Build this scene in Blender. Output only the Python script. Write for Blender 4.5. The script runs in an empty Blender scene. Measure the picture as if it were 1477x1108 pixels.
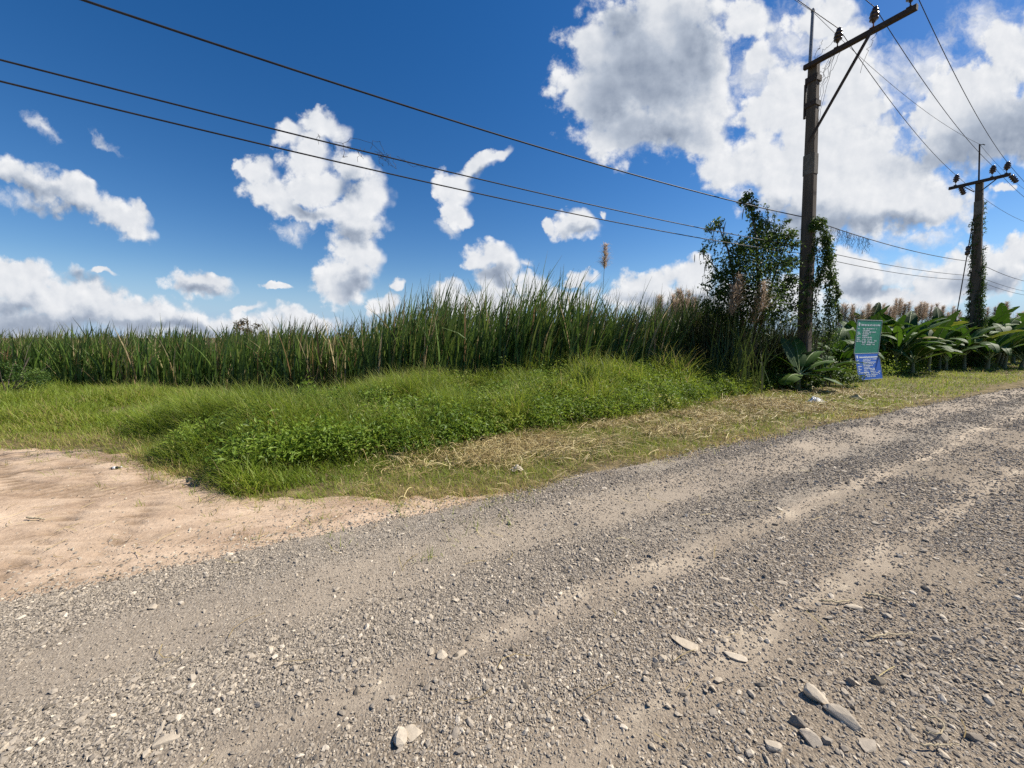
import bpy, math, random
import numpy as np
from mathutils import Vector, Matrix
DENOISE = False
C = bpy.context.scene
COL = C.collection
rng = np.random.default_rng(11)
random.seed(7)
R = math.radians

# ---------------------------------------------------------------- camera
FPX = 536.0; PITCH = R(7.1); EYE = 1.6
SUN_AZ = R(76); SUN_EL = R(47)
UX, UY = math.sin(R(61.5)), math.cos(R(61.5))      # along the road
NX, NY = UY, -UX                                     # across the road, towards the viewer's side
SUN = Vector((math.cos(SUN_EL)*math.sin(SUN_AZ), math.cos(SUN_EL)*math.cos(SUN_AZ), math.sin(SUN_EL)))
def ray(px, py):
    a = (px-738.5)/FPX; b = (554-py)/FPX
    return a, math.cos(PITCH)+b*math.sin(PITCH), -math.sin(PITCH)+b*math.cos(PITCH)
def at(px, py, Y):
    r = ray(px, py); k = Y/r[1]
    return Vector((r[0]*k, Y, EYE+r[2]*k))
def on_ground(px, py, z=0.0):
    r = ray(px, py); k = (z-EYE)/r[2]
    return Vector((r[0]*k, r[1]*k, z))
def st(x, y): return UX*x+UY*y, NX*x+NY*y
def xy(s, t): return UX*s+NX*t, UY*s+NY*t
cam = bpy.data.objects.new('camera', bpy.data.cameras.new('camera')); COL.objects.link(cam)
cam.location = (0, 0, EYE); cam.rotation_euler = (R(90)-PITCH, 0, 0)
cam.data.sensor_width = 36; cam.data.lens = FPX/1477*36; cam.data.clip_start = 0.05; cam.data.clip_end = 6000
C.camera = cam

# ---------------------------------------------------------------- light and sky
C.view_settings.view_transform = 'Standard'; C.view_settings.look = 'None'
C.view_settings.exposure = 0.50; C.view_settings.gamma = 1.0
sl = bpy.data.lights.new('sun', 'SUN'); sl.energy = 5.0; sl.angle = R(0.5); sl.color = (1.0, 0.94, 0.83)
so = bpy.data.objects.new('sun', sl); COL.objects.link(so)
so.rotation_euler = SUN.to_track_quat('Z', 'Y').to_euler(); so.location = (20, 8, 30)

def build_world():
    w = bpy.data.worlds.new('World'); C.world = w; w.use_nodes = True
    nt = w.node_tree; N = nt.nodes; L = nt.links; N.clear()
    def nd(t, **k):
        n = N.new(t)
        for a, b in k.items(): setattr(n, a, b)
        return n
    def put(sock, v):
        if isinstance(v, bpy.types.NodeSocket): L.new(v, sock)
        else: sock.default_value = v
    def M(op, a, b=None, c=None, clamp=False):
        n = nd('ShaderNodeMath', operation=op); n.use_clamp = clamp
        put(n.inputs[0], a)
        if b is not None: put(n.inputs[1], b)
        if c is not None: put(n.inputs[2], c)
        return n.outputs[0]
    def ramp(v, lo, hi, a=0.0, b=1.0):
        n = nd('ShaderNodeMapRange', interpolation_type='SMOOTHSTEP')
        put(n.inputs['Value'], v); put(n.inputs['From Min'], lo); put(n.inputs['From Max'], hi)
        put(n.inputs['To Min'], a); put(n.inputs['To Max'], b)
        return n.outputs[0]
    def V(op, a, b=None, out=0, scale=None):
        n = nd('ShaderNodeVectorMath', operation=op); put(n.inputs[0], a)
        if b is not None: put(n.inputs[1], b)
        if scale is not None: put(n.inputs['Scale'], scale)
        return n.outputs[out]
    out = nd('ShaderNodeOutputWorld')
    sky = nd('ShaderNodeTexSky', sky_type='NISHITA')
    sky.sun_disc = False; sky.sun_elevation = SUN_EL; sky.sun_rotation = SUN_AZ
    sky.altitude = 600; sky.air_density = 1.0; sky.dust_density = 0.3; sky.ozone_density = 1.6
    hs = nd('ShaderNodeHueSaturation'); hs.inputs['Saturation'].default_value = SKY_SAT; hs.inputs['Value'].default_value = SKY_VAL; hs.inputs['Hue'].default_value = 0.507
    L.new(sky.outputs[0], hs.inputs['Color'])
    sep0 = nd('ShaderNodeSeparateXYZ'); tc0 = nd('ShaderNodeTexCoord'); L.new(tc0.outputs['Generated'], sep0.inputs[0])
    hz = nd('ShaderNodeMix', data_type='RGBA'); put(hz.inputs[0], ramp(sep0.outputs[2], 0.0, 0.16, 0.85, 0.0)); L.new(hs.outputs[0], hz.inputs[6]); hz.inputs[7].default_value = (2.3, 3.5, 5.4, 1)   # pale band of air low over the land
    bg = nd('ShaderNodeBackground'); L.new(hz.outputs[2], bg.inputs[0]); bg.inputs[1].default_value = 0.1
    tc = nd('ShaderNodeTexCoord')
    d = tc.outputs['Generated']
    sep = nd('ShaderNodeSeparateXYZ'); L.new(d, sep.inputs[0])
    y = M('MAXIMUM', sep.outputs[1], 0.06)
    u = M('DIVIDE', sep.outputs[0], y); v = M('DIVIDE', sep.outputs[2], y)
    cb = nd('ShaderNodeCombineXYZ'); L.new(u, cb.inputs[0]); L.new(v, cb.inputs[1])
    P = cb.outputs[0]                     # where a view line meets a far upright plane to the north
    # break up the outlines: two scales of warp
    def noise(vec, scale, detail, rough=0.55, colour=False, lac=2.0):
        n = nd('ShaderNodeTexNoise', noise_dimensions='3D'); put(n.inputs['Vector'], vec)
        n.inputs['Scale'].default_value = scale; n.inputs['Detail'].default_value = detail
        n.inputs['Roughness'].default_value = rough; n.inputs['Lacunarity'].default_value = lac
        return n.outputs['Color' if colour else 'Fac']
    def vor(vec, scale, detail, rough=0.5):
        n = nd('ShaderNodeTexVoronoi', voronoi_dimensions='2D', feature='F1'); put(n.inputs['Vector'], vec)
        n.inputs['Scale'].default_value = scale; n.inputs['Detail'].default_value = detail
        n.inputs['Roughness'].default_value = rough; n.normalize = True
        return n.outputs['Distance']
    w1 = V('SUBTRACT', noise(P, 6.0, 3.0, colour=True), (0.5, 0.5, 0.5))
    w2 = V('SUBTRACT', noise(P, 22.0, 4.0, colour=True), (0.5, 0.5, 0.5))
    Pw = V('ADD', V('ADD', P, V('SCALE', w1, scale=0.13)), V('SCALE', w2, scale=0.055))
    def field(blobs, vec, soft):
        acc = None
        for (cx, cy, rx, ry, rot) in blobs:
            r = ray(cx, cy); r2 = ray(cx+1, cy); r3 = ray(cx, cy-1)
            m = nd('ShaderNodeMapping', vector_type='TEXTURE')
            vv = vec
            if acc is not None:           # keeps the lobes in order, so that few values are alive at once
                vv = nd('ShaderNodeVectorMath', operation='MULTIPLY_ADD'); put(vv.inputs[0], acc); vv.inputs[1].default_value = (1e-9,)*3
                put(vv.inputs[2], vec); vv = vv.outputs[0]
            put(m.inputs['Vector'], vv)
            kx = r2[0]/r2[1]-r[0]/r[1]; ky = r3[2]/r3[1]-r[2]/r[1]
            m.inputs['Location'].default_value = (r[0]/r[1], r[2]/r[1], 0)
            m.inputs['Rotation'].default_value = (0, 0, R(rot))
            m.inputs['Scale'].default_value = (rx*kx, ry*ky, 1)
            e = M('SUBTRACT', 1.0, V('LENGTH', m.outputs[0], out=1))
            acc = e if acc is None else M('SMOOTH_MAX', acc, e, soft)
        return acc
    F = field(CLOUDS, Pw, 0.35)
    G = field(GREYS, Pw, 0.4)
    S = field(SOFTS, Pw, 0.3)
    def puff(vec):
        return M('ADD', M('MULTIPLY', M('SUBTRACT', 0.45, vor(vec, 13.0, 2.0, 0.5)), 1.1), M('MULTIPLY', M('SUBTRACT', noise(vec, 11.0, 9.0, 0.64), 0.5), 1.9))
    n0 = puff(P)
    n1 = puff(V('ADD', P, (0.012, 0.014, 0)))
    H_ = field(HOLES, Pw, 0.2)
    dens = M('SUBTRACT', M('ADD', F, M('MULTIPLY', n0, ramp(F, -0.34, 0.0, 0.3, 0.95))), M('MULTIPLY', M('MAXIMUM', H_, 0.0), 0.6))
    alpha = ramp(dens, 0.0, 0.55)
    # thin veils
    fib = noise(V('MULTIPLY', Pw, (1.0, 1.0, 1.0)), 9.0, 8.0, 0.66)
    veil = M('MULTIPLY', ramp(M('ADD', S, M('MULTIPLY', M('SUBTRACT', fib, 0.5), 2.8)), -0.1, 1.0), 0.85)
    alpha = M('MAXIMUM', alpha, veil)
    front = ramp(sep.outputs[1], 0.08, 0.25)
    alpha = M('MULTIPLY', alpha, front, clamp=True)
    # light and grey sides of the clouds
    rim = ramp(F, 0.05, 0.65, 1.0, 0.35)
    relief = M('MULTIPLY', M('MULTIPLY', M('SUBTRACT', n0, n1), rim), 0.62)
    slow = M('SUBTRACT', noise(Pw, 7.0, 5.0, 0.55), 0.5)
    grey = ramp(M('ADD', G, M('MULTIPLY', slow, 1.0)), -0.40, 0.90)
    lum = M('SUBTRACT', M('ADD', 0.88, relief), M('MULTIPLY', grey, 0.50))
    lum = M('ADD', lum, M('MULTIPLY', slow, 0.22))
    lum = M('MAXIMUM', M('MINIMUM', lum, 1.0), 0.22)
    cr = nd('ShaderNodeValToRGB'); L.new(lum, cr.inputs[0])
    e = cr.color_ramp.elements
    e[0].position = 0.2; e[0].color = (0.20, 0.255, 0.36, 1)
    e[1].position = 1.0; e[1].color = (0.93, 0.94, 0.96, 1)
    x = cr.color_ramp.elements.new(0.55); x.color = (0.48, 0.54, 0.64, 1)
    x = cr.color_ramp.elements.new(0.8); x.color = (0.76, 0.79, 0.84, 1)
    bc = nd('ShaderNodeBackground'); L.new(cr.outputs[0], bc.inputs[0]); bc.inputs[1].default_value = 0.68
    mx = nd('ShaderNodeMixShader'); L.new(alpha, mx.inputs[0]); L.new(bg.outputs[0], mx.inputs[1]); L.new(bc.outputs[0], mx.inputs[2])
    L.new(mx.outputs[0], out.inputs[0])
    w.cycles.sampling_method = 'MANUAL'; w.cycles.sample_map_resolution = 512
SKY_SAT = 1.40; SKY_VAL = 0.80
# each entry: centre, two radii and turn of one lobe of cloud (in the photograph's own measure, turned into directions)
CLOUDS = [
 (115,292,100,34,-24),(30,250,56,22,-25),(178,318,46,25,-10),
 (20,400,70,24,-5),(70,432,120,42,-10),(190,455,150,34,-7),(320,468,120,22,-3),(440,462,55,22,5),(20,470,120,30,0),
 (465,186,35,28,0),(412,202,24,20,0),(445,228,44,30,0),(502,232,30,24,0),(530,285,34,44,0),(470,262,50,28,0),
 (366,246,26,24,0),(343,237,13,13,0),(388,278,40,28,-20),(432,268,34,24,0),(428,302,46,18,-25),(486,306,50,24,0),(524,332,48,26,0),(512,368,40,24,0),(500,398,50,34,0),(534,378,20,24,0),(478,412,34,20,0),
 (716,218,26,17,40),(688,246,38,19,40),(655,268,24,30,10),(650,300,17,36,0),(664,316,14,18,30),
 (710,372,42,28,0),(727,388,28,24,0),(688,384,24,15,0),(712,408,32,24,0),(705,440,50,28,0),
 (650,428,34,20,0),(572,410,14,10,0),(560,442,24,20,0),(772,414,30,18,0),(835,408,22,10,0),(800,432,60,16,0),
 (830,322,40,25,0),(788,322,13,10,0),(866,302,9,7,0),
 (287,406,52,22,-6),(402,408,26,8,-5),(355,444,28,10,0),(152,400,22,7,0),
 (938,90,130,106,0),(868,130,82,70,0),(1160,225,120,90,0),(1230,250,150,90,0),(1150,130,70,50,0),(1400,180,120,70,5),(1210,70,50,44,0),(960,30,115,80,0),(985,170,75,70,0),(900,185,55,45,0),(825,135,40,36,0),(858,60,55,48,0),(1020,110,46,90,0),(1018,205,45,42,0),
 (1130,240,95,70,0),(1050,250,60,40,0),(1195,170,105,45,10),(1250,270,140,70,0),(1340,295,85,42,0),(1190,318,85,34,0),(1120,165,60,40,10),(1215,120,50,70,60),(1180,25,55,38,0),(1088,30,40,34,0),(1095,90,30,34,0),
 (1400,210,110,38,5),(1445,170,90,52,0),(1400,125,95,34,10),(1455,60,50,60,0),(1380,155,90,26,10),
 (1420,385,80,40,0),(1462,360,44,26,0),(1370,410,60,34,0),(1242,398,48,38,0),(1300,430,90,24,0),(1212,384,34,32,0),(1445,278,16,8,0),
 (938,412,62,24,0),(1000,402,40,26,0),(900,428,40,18,0),(965,436,90,24,0),(1100,436,110,30,0),
]
HOLES = [(400, 330, 50, 10, -30), (1082, 92, 22, 70, -8), (1290, 165, 45, 18, 30), (1305, 356, 80, 16, 0), (1335, 60, 46, 26, 40)]
GREYS = [
 (100,318,80,22,-20),(40,268,60,18,-20),(60,470,150,24,0),(135,412,50,11,-15),(250,470,140,12,-3),(20,440,40,18,0),
 (520,345,36,16,0),(440,300,36,14,-20),(505,262,20,24,0),(505,412,34,16,0),(712,400,30,12,0),
 (925,110,95,80,0),(950,190,80,34,0),(1000,60,50,60,0),(880,140,50,50,0),(900,40,40,40,0),
 (1190,322,95,26,5),(1150,300,60,24,0),(1280,316,90,18,0),(1400,220,120,34,5),(1450,190,80,40,0),
 (1420,405,60,20,0),(1250,415,40,16,0),(960,432,80,12,0),(830,334,26,9,0),(288,416,44,10,-4),(690,262,26,8,38),
]
SOFTS = [
 (60,185,40,14,-25),(145,205,26,10,-30),(40,290,60,22,-15),(1090,110,50,60,20),(1270,110,80,60,30),(1340,110,70,60,30),(1430,40,60,60,40),(1200,60,60,60,0),(1250,200,120,60,0),
 (640,330,16,20,0),(760,380,16,14,0),(420,330,40,20,0),(1330,340,70,20,0),(1150,60,60,60,0),(1300,390,70,30,0),
]
# ---------------------------------------------------------------- mesh helpers
def mesh_obj(name, verts, faces, mats, parent=None, attrs=None, smooth=False, mat_idx=None):
    """faces: one int array (M,k), or a list of such arrays; links ONE mesh object"""
    if not isinstance(faces, list): faces = [faces]
    verts = np.asarray(verts, np.float32)
    me = bpy.data.meshes.new(name)
    me.vertices.add(len(verts)); me.vertices.foreach_set('co', verts.ravel())
    li = np.concatenate([np.asarray(f, np.int32).ravel() for f in faces])
    tot = np.concatenate([np.full(len(f), np.asarray(f).shape[1], np.int32) for f in faces])
    start = np.concatenate([[0], np.cumsum(tot)[:-1]]).astype(np.int32)
    me.loops.add(len(li)); me.loops.foreach_set('vertex_index', li)
    me.polygons.add(len(tot)); me.polygons.foreach_set('loop_start', start)
    if mat_idx is not None: me.polygons.foreach_set('material_index', np.asarray(mat_idx, np.int32))
    me.update(calc_edges=True)
    me.polygons.foreach_set('use_smooth', np.full(len(tot), smooth, bool))
    for k, v in (attrs or {}).items():
        a = me.attributes.new(k, 'FLOAT', 'POINT'); a.data.foreach_set('value', np.asarray(v, np.float32))
    for m in (mats if isinstance(mats, (list, tuple)) else [mats]): me.materials.append(m)
    o = bpy.data.objects.new(name, me); COL.objects.link(o)
    if parent is not None: o.parent = parent
    return o
class MB:
    """collects shapes and links them as one mesh object"""
    def __init__(s): s.v = []; s.f = {}; s.n = 0; s.t = []
    def add(s, v, f, tint=0.5):
        v = np.asarray(v, float); s.v.append(v)
        for k in (f if isinstance(f, list) else [f]):
            k = np.asarray(k, int)
            s.f.setdefault(k.shape[1], []).append(k+s.n)
        s.t.append(np.broadcast_to(np.asarray(tint, float), (len(v),))); s.n += len(v)
    def build(s, name, mat, parent=None, smooth=False):
        return mesh_obj(name, np.concatenate(s.v), [np.concatenate(x) for x in s.f.values()], mat, parent,
                        {'tint': np.concatenate(s.t)}, smooth)
    def tube(s, pts, rad, sides=8, tint=0.5, cap=True):
        pts = np.asarray(pts, float); n = len(pts); rad = np.broadcast_to(np.asarray(rad, float), (n,))
        tg = np.gradient(pts, axis=0); tg /= np.linalg.norm(tg, axis=1)[:, None]+1e-9
        a = np.where(np.abs(tg[:, 2:3]) > 0.9, np.array([[1., 0, 0]]), np.array([[0, 0, 1.]]))
        e1 = np.cross(tg, a); e1 /= np.linalg.norm(e1, axis=1)[:, None]+1e-9; e2 = np.cross(tg, e1)
        for i in range(1, n):
            if np.dot(e1[i], e1[i-1]) < 0: e1[i] *= -1; e2[i] *= -1
        th = np.linspace(0, 2*np.pi, sides, endpoint=False)
        v = pts[:, None]+rad[:, None, None]*(np.cos(th)[None, :, None]*e1[:, None]+np.sin(th)[None, :, None]*e2[:, None])
        v = v.reshape(-1, 3)
        i = np.arange(n-1)[:, None]*sides; j = np.arange(sides)[None]; k = (j+1) % sides
        f = np.stack([i+j, i+k, i+sides+k, i+sides+j], -1).reshape(-1, 4)
        fl = [f]
        if cap:
            c0 = len(v); v = np.concatenate([v, pts[:1], pts[-1:]])
            jj = np.arange(sides); kk = (jj+1) % sides
            fl.append(np.concatenate([np.stack([np.full(sides, c0), kk, jj], -1), np.stack([np.full(sides, c0+1), (n-1)*sides+jj, (n-1)*sides+kk], -1)]))
        s.add(v, fl, tint); return s
    def beam(s, p0, p1, w, h, up=(0, 0, 1), w1=None, h1=None, chamfer=0.0, tint=0.5):
        p0 = np.asarray(p0, float); p1 = np.asarray(p1, float); d = p1-p0; d /= np.linalg.norm(d)
        x = np.cross(d, np.asarray(up, float)); x /= np.linalg.norm(x); y = np.cross(x, d)
        c = chamfer; prof = [(-1, -1), (1, -1), (1, 1), (-1, 1)]
        def ring(p, w, h):
            if c <= 0: return [p+x*a*w/2+y*b*h/2 for a, b in prof]
            o = []
            for a, b in prof:
                q1 = p+x*a*(w/2-c)+y*b*h/2; q2 = p+x*a*w/2+y*b*(h/2-c)
                o += [q1, q2] if a*b < 0 else [q2, q1]
            return [o[i] for i in (1, 2, 3, 4, 5, 6, 7, 0)] if False else o
        r0 = ring(p0, w, h); r1 = ring(p1, w1 or w, h1 or h); k = len(r0)
        v = np.array(r0+r1); j = np.arange(k); q = (j+1) % k
        side = np.stack([j, q, k+q, k+j], -1)
        s.add(v, [side, np.arange(k)[None, ::-1], (k+np.arange(k))[None]], tint); return s
    def lathe(s, p, axis, prof, sides=12, tint=0.5):
        ax = np.asarray(axis, float); ax /= np.linalg.norm(ax)
        pts = [np.asarray(p, float)+ax*h for h, r in prof]
        tg = ax; a = np.array([1., 0, 0]) if abs(ax[2]) > 0.9 else np.array([0, 0, 1.])
        e1 = np.cross(tg, a); e1 /= np.linalg.norm(e1); e2 = np.cross(tg, e1)
        th = np.linspace(0, 2*np.pi, sides, endpoint=False)
        v = np.concatenate([pp+r*(np.cos(th)[:, None]*e1+np.sin(th)[:, None]*e2) for pp, (h, r) in zip(pts, prof)])
        n = len(prof); i = np.arange(n-1)[:, None]*sides; j = np.arange(sides)[None]; k = (j+1) % sides
        f = np.stack([i+j, i+k, i+sides+k, i+sides+j], -1).reshape(-1, 4)
        s.add(v, [f, np.arange(sides)[None, ::-1], ((n-1)*sides+np.arange(sides))[None]], tint); return s
def tag(o, label=None, cat=None, group=None, kind=None):
    if label: o['label'] = label
    if cat: o['category'] = cat
    if group: o['group'] = group
    if kind: o['kind'] = kind
    return o
def empty(name, loc, rz=0.0):
    o = bpy.data.objects.new(name, None); COL.objects.link(o); o.location = loc; o.rotation_euler = (0, 0, rz)
    o.empty_display_size = 0.2; return o
def copy_tree(o, parent=None):
    c = o.copy(); COL.objects.link(c)
    if parent is not None: c.parent = parent
    for ch in list(o.children): copy_tree(ch, c)
    return c
def rmat(ax, ay, az):
    ca, sa, cb, sb, cc, sc = np.cos(ax), np.sin(ax), np.cos(ay), np.sin(ay), np.cos(az), np.sin(az)
    return np.stack([np.stack([cb*cc, sa*sb*cc-ca*sc, ca*sb*cc+sa*sc], -1), np.stack([cb*sc, sa*sb*sc+ca*cc, ca*sb*sc-sa*cc], -1), np.stack([-sb, sa*cb, ca*cb], -1)], -2)
def blades(base, length, width, az, lean, bend, segs, roll=None, zdroop=0.0, taper=1.5, twist=0.0, face=None):
    """curved tapering blades: start upright, tip over towards az. Returns verts, quads, along(0..1), owner"""
    n = len(base); t = np.linspace(0, 1, segs+1)
    ang = lean[:, None]+bend[:, None]*t[None]**1.6               # angle from the vertical, along the blade
    ds = (length/segs)[:, None]
    am = (ang[:, :-1]+ang[:, 1:])/2
    h = np.concatenate([np.zeros((n, 1)), np.cumsum(np.sin(am)*ds, 1)], 1)
    z = np.concatenate([np.zeros((n, 1)), np.cumsum(np.cos(am)*ds, 1)], 1)
    c = np.stack([base[:, None, 0]+h*np.cos(az)[:, None], base[:, None, 1]+h*np.sin(az)[:, None], base[:, None, 2]+z], -1)
    fa = (az+np.pi/2 if face is None else face)[:, None]+twist*t[None]
    wv = np.stack([np.cos(fa), np.sin(fa), np.zeros_like(fa)], -1)
    ww = (width[:, None]*np.clip(1-t[None]**taper, 0.06, 1)*np.clip(0.55+t[None]*3, 0, 1))[..., None]*0.5
    v = np.stack([c-wv*ww, c+wv*ww], 2).reshape(-1, 3)           # n, segs+1, 2
    i = np.arange(n)[:, None]*(2*(segs+1))+np.arange(segs)[None]*2
    f = np.stack([i, i+1, i+3, i+2], -1).reshape(-1, 4)
    al = np.repeat(np.broadcast_to(t, (n, segs+1)).reshape(-1), 2)
    own = np.repeat(np.arange(n), 2*(segs+1))
    return v, f, al, own
def leaves(pos, nrm_az, pitch, size, aspect=0.45, fold=0.25):
    """small folded leaves of 6 corners"""
    n = len(pos)
    base = np.array([(0, 0, 0), (0.4, aspect*0.5, fold*0.4), (1, 0, 0), (0.4, -aspect*0.5, fold*0.4), (0.42, 0, 0)])
    Rm = rmat(rng.normal(0, 0.5, n), pitch, nrm_az)
    v = (np.einsum('nij,kj->nki', Rm, base)*size[:, None, None]+pos[:, None]).reshape(-1, 3)
    i = np.arange(n)[:, None]*5
    f = np.concatenate([np.stack([i+0, i+4, i+2, i+1], -1).reshape(-1, 4), np.stack([i+0, i+3, i+2, i+4], -1).reshape(-1, 4)])
    return v, f, np.repeat(np.arange(n), 5)
# ---------------------------------------------------------------- materials
def newmat(name):
    m = bpy.data.materials.new(name); m.use_nodes = True; nt = m.node_tree; nt.nodes.clear(); return m, nt
class G_:
    def __init__(s, nt): s.nt = nt
    def n(s, t, **k):
        x = s.nt.nodes.new(t)
        for a, b in k.items(): setattr(x, a, b)
        return x
    def put(s, sock, v):
        if isinstance(v, bpy.types.NodeSocket): s.nt.links.new(v, sock)
        else: sock.default_value = v
    def m(s, op, a, b=None, clamp=False):
        x = s.n('ShaderNodeMath', operation=op); x.use_clamp = clamp; s.put(x.inputs[0], a)
        if b is not None: s.put(x.inputs[1], b)
        return x.outputs[0]
    def attr(s, name): return s.n('ShaderNodeAttribute', attribute_name=name).outputs['Fac']
    def noise(s, scale, detail=4, rough=0.55, vec=None, colour=False):
        x = s.n('ShaderNodeTexNoise'); x.inputs['Scale'].default_value = scale; x.inputs['Detail'].default_value = detail; x.inputs['Roughness'].default_value = rough
        s.put(x.inputs['Vector'], vec if vec is not None else s.n('ShaderNodeTexCoord').outputs['Object'])
        return x.outputs['Color' if colour else 'Fac']
    def vor(s, scale, vec=None, out='Distance', rnd=1.0):
        x = s.n('ShaderNodeTexVoronoi'); x.inputs['Scale'].default_value = scale; x.inputs['Randomness'].default_value = rnd
        s.put(x.inputs['Vector'], vec if vec is not None else s.n('ShaderNodeTexCoord').outputs['Object'])
        return x.outputs[out]
    def ramp(s, fac, stops, interp='LINEAR'):
        x = s.n('ShaderNodeValToRGB'); x.color_ramp.interpolation = interp; s.put(x.inputs[0], fac)
        e = x.color_ramp.elements
        while len(e) < len(stops): e.new(0.5)
        for el, (p, c) in zip(e, stops): el.position = p; el.color = (*c, 1)
        return x.outputs[0]
    def mapr(s, v, a, b, c=0.0, d=1.0):
        x = s.n('ShaderNodeMapRange'); s.put(x.inputs[0], v); x.inputs[1].default_value = a; x.inputs[2].default_value = b; x.inputs[3].default_value = c; x.inputs[4].default_value = d
        return x.outputs[0]
    def mix(s, f, a, b, mode='MIX'):
        x = s.n('ShaderNodeMix', data_type='RGBA', blend_type=mode); s.put(x.inputs[0], f)
        for sock, v in ((x.inputs[6], a), (x.inputs[7], b)):
            s.put(sock, v if isinstance(v, bpy.types.NodeSocket) else (*v, 1))
        return x.outputs[2]
    def bump(s, h, strength, dist):
        x = s.n('ShaderNodeBump'); s.put(x.inputs['Height'], h); x.inputs['Strength'].default_value = strength; x.inputs['Distance'].default_value = dist
        return x.outputs[0]
    def out(s, colour, rough=0.8, spec=0.3, bump=None, metal=0.0, trans=None, tcol=None):
        b = s.n('ShaderNodeBsdfPrincipled'); s.put(b.inputs['Base Color'], colour if isinstance(colour, bpy.types.NodeSocket) else (*colour, 1))
        s.put(b.inputs['Roughness'], rough); b.inputs['Specular IOR Level'].default_value = spec; b.inputs['Metallic'].default_value = metal
        if bump is not None: s.nt.links.new(bump, b.inputs['Normal'])
        sh = b.outputs[0]
        if trans:
            t = s.n('ShaderNodeBsdfTranslucent'); s.put(t.inputs[0], tcol if tcol is not None else colour)
            mx = s.n('ShaderNodeMixShader'); mx.inputs[0].default_value = trans
            s.nt.links.new(sh, mx.inputs[1]); s.nt.links.new(t.outputs[0], mx.inputs[2]); sh = mx.outputs[0]
        o = s.n('ShaderNodeOutputMaterial'); s.nt.links.new(sh, o.inputs[0])
def leafmat(name, stops, tip=None, tip_from=0.75, trans=0.35, rough=0.5, spec=0.35, var=0.0):
    m, nt = newmat(name); g = G_(nt)
    c = g.ramp(g.attr('tint'), stops)
    if tip is not None:
        c = g.mix(g.mapr(g.attr('along'), tip_from, 1.0), c, tip)
    if var:
        c = g.mix(1.0, c, g.ramp(g.noise(var, 3), [(0.3, (0.75,)*3), (0.7, (1.2,)*3)]), 'MULTIPLY')
    hs = g.n('ShaderNodeHueSaturation'); hs.inputs['Value'].default_value = 1.35; hs.inputs['Hue'].default_value = 0.485
    nt.links.new(c, hs.inputs['Color'])
    g.out(c, rough, spec, trans=trans, tcol=hs.outputs[0]); return m
def plain(name, c1, c2, scale=8.0, rough=0.7, bump=0.0, bscale=40.0, stretch=None, metal=0.0, spec=0.3):
    m, nt = newmat(name); g = G_(nt); vec = None
    if stretch:
        mp = g.n('ShaderNodeMapping'); mp.inputs['Scale'].default_value = stretch
        nt.links.new(g.n('ShaderNodeTexCoord').outputs['Object'], mp.inputs[0]); vec = mp.outputs[0]
    c = g.ramp(g.noise(scale, 6, 0.62, vec), [(0.3, c1), (0.72, c2)])
    b = g.bump(g.noise(bscale, 5, 0.6, vec), bump, 0.02) if bump else None
    g.out(c, rough, spec, b, metal); return m
# ---------------------------------------------------------------- ground, road, side track
def hash2(ix, iy, seed):
    h = (ix.astype(np.int64)*374761393+iy.astype(np.int64)*668265263+seed*974634777) & 0xffffffff
    h = ((h ^ (h >> 13))*1274126177) & 0xffffffff
    return ((h ^ (h >> 16)) & 0xffff)/65535.0
def vn(x, y, seed=0):
    x = np.asarray(x, float); y = np.asarray(y, float)
    ix = np.floor(x); iy = np.floor(y); fx = x-ix; fy = y-iy
    fx = fx*fx*(3-2*fx); fy = fy*fy*(3-2*fy)
    a = hash2(ix, iy, seed); b = hash2(ix+1, iy, seed); c = hash2(ix, iy+1, seed); d = hash2(ix+1, iy+1, seed)
    return (a*(1-fx)+b*fx)*(1-fy)+(c*(1-fx)+d*fx)*fy-0.5
def fbm(x, y, seed=0, o=4):
    s = 0; a = 1.0
    for k in range(o):
        s = s+a*vn(x*2**k, y*2**k, seed+k); a *= 0.5
    return s
def sstep(x, a, b):
    t = np.clip((x-a)/(b-a), 0, 1); return t*t*(3-2*t)
def road_edge(s): return -3.22-0.12*np.clip(-s/2, 0, 1.5)+0.045*np.clip(s-6, 0, 14)+0.16*fbm(s*1.1, s*0+3.3, 5)
_tbx = np.array([-60, -30, -12, -7, -4.09, -3.1, -2.3, -1.25, -0.83, -0.07, 0.61, 1.5, 2.0, 4.0])
_tby = np.array([-13, -12, -10.9, -9.8, -8.28, -7.55, -6.82, -5.34, -4.67, -4.07, -3.74, -3.36, -3.05, -3.0])
def track_edge(s): return np.interp(s, _tbx, _tby)+0.22*fbm(s*1.7, s*0+1.7, 15)+0.12*fbm(s*6.1, s*0+4.7, 16)
def verge_edge(s):        # where plant growth meets bare ground
    return np.minimum(track_edge(s), np.where(s > 1.5, road_edge(s), 99))
def bank_edge(s):         # where the tall grass starts
    return np.where(s > -0.9, -4.75-0.125*np.clip(s, -1, 13), np.interp(s, _tbx, _tby)-0.35-0.75*sstep(-s, 1.4, 3.2))+0.25*fbm(s*0.9, s*0+9.1, 25)
def base_z(x, y):
    s, t = st(x, y)
    e = np.where(s > -0.9, -4.75-0.125*np.clip(s, -1, 13), np.interp(s, _tbx, _tby)-0.35)
    d = e-t
    amp = 0.06+0.20*sstep(s, -2.5, 0.8)*(1-0.75*sstep(s, 12, 17))
    up = sstep(d, -0.1, 1.7)*(1-sstep(d, 3.2, 5.5))
    far = -0.15*sstep(d, 4.5, 7.5)
    return amp*up+far+(0.05*vn(x*0.5, y*0.5, 3)+0.17*vn(x*1.15, y*1.15, 4)*sstep(s, -2, 0.5))*sstep(d, -0.1, 0.8)*(1-sstep(d, 3, 5))+0.24*sstep(s, 2.5, 6)*(1-sstep(s, 13, 16))*sstep(d, 0, 1.2)*(1-sstep(d, 3.2, 5))
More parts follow.
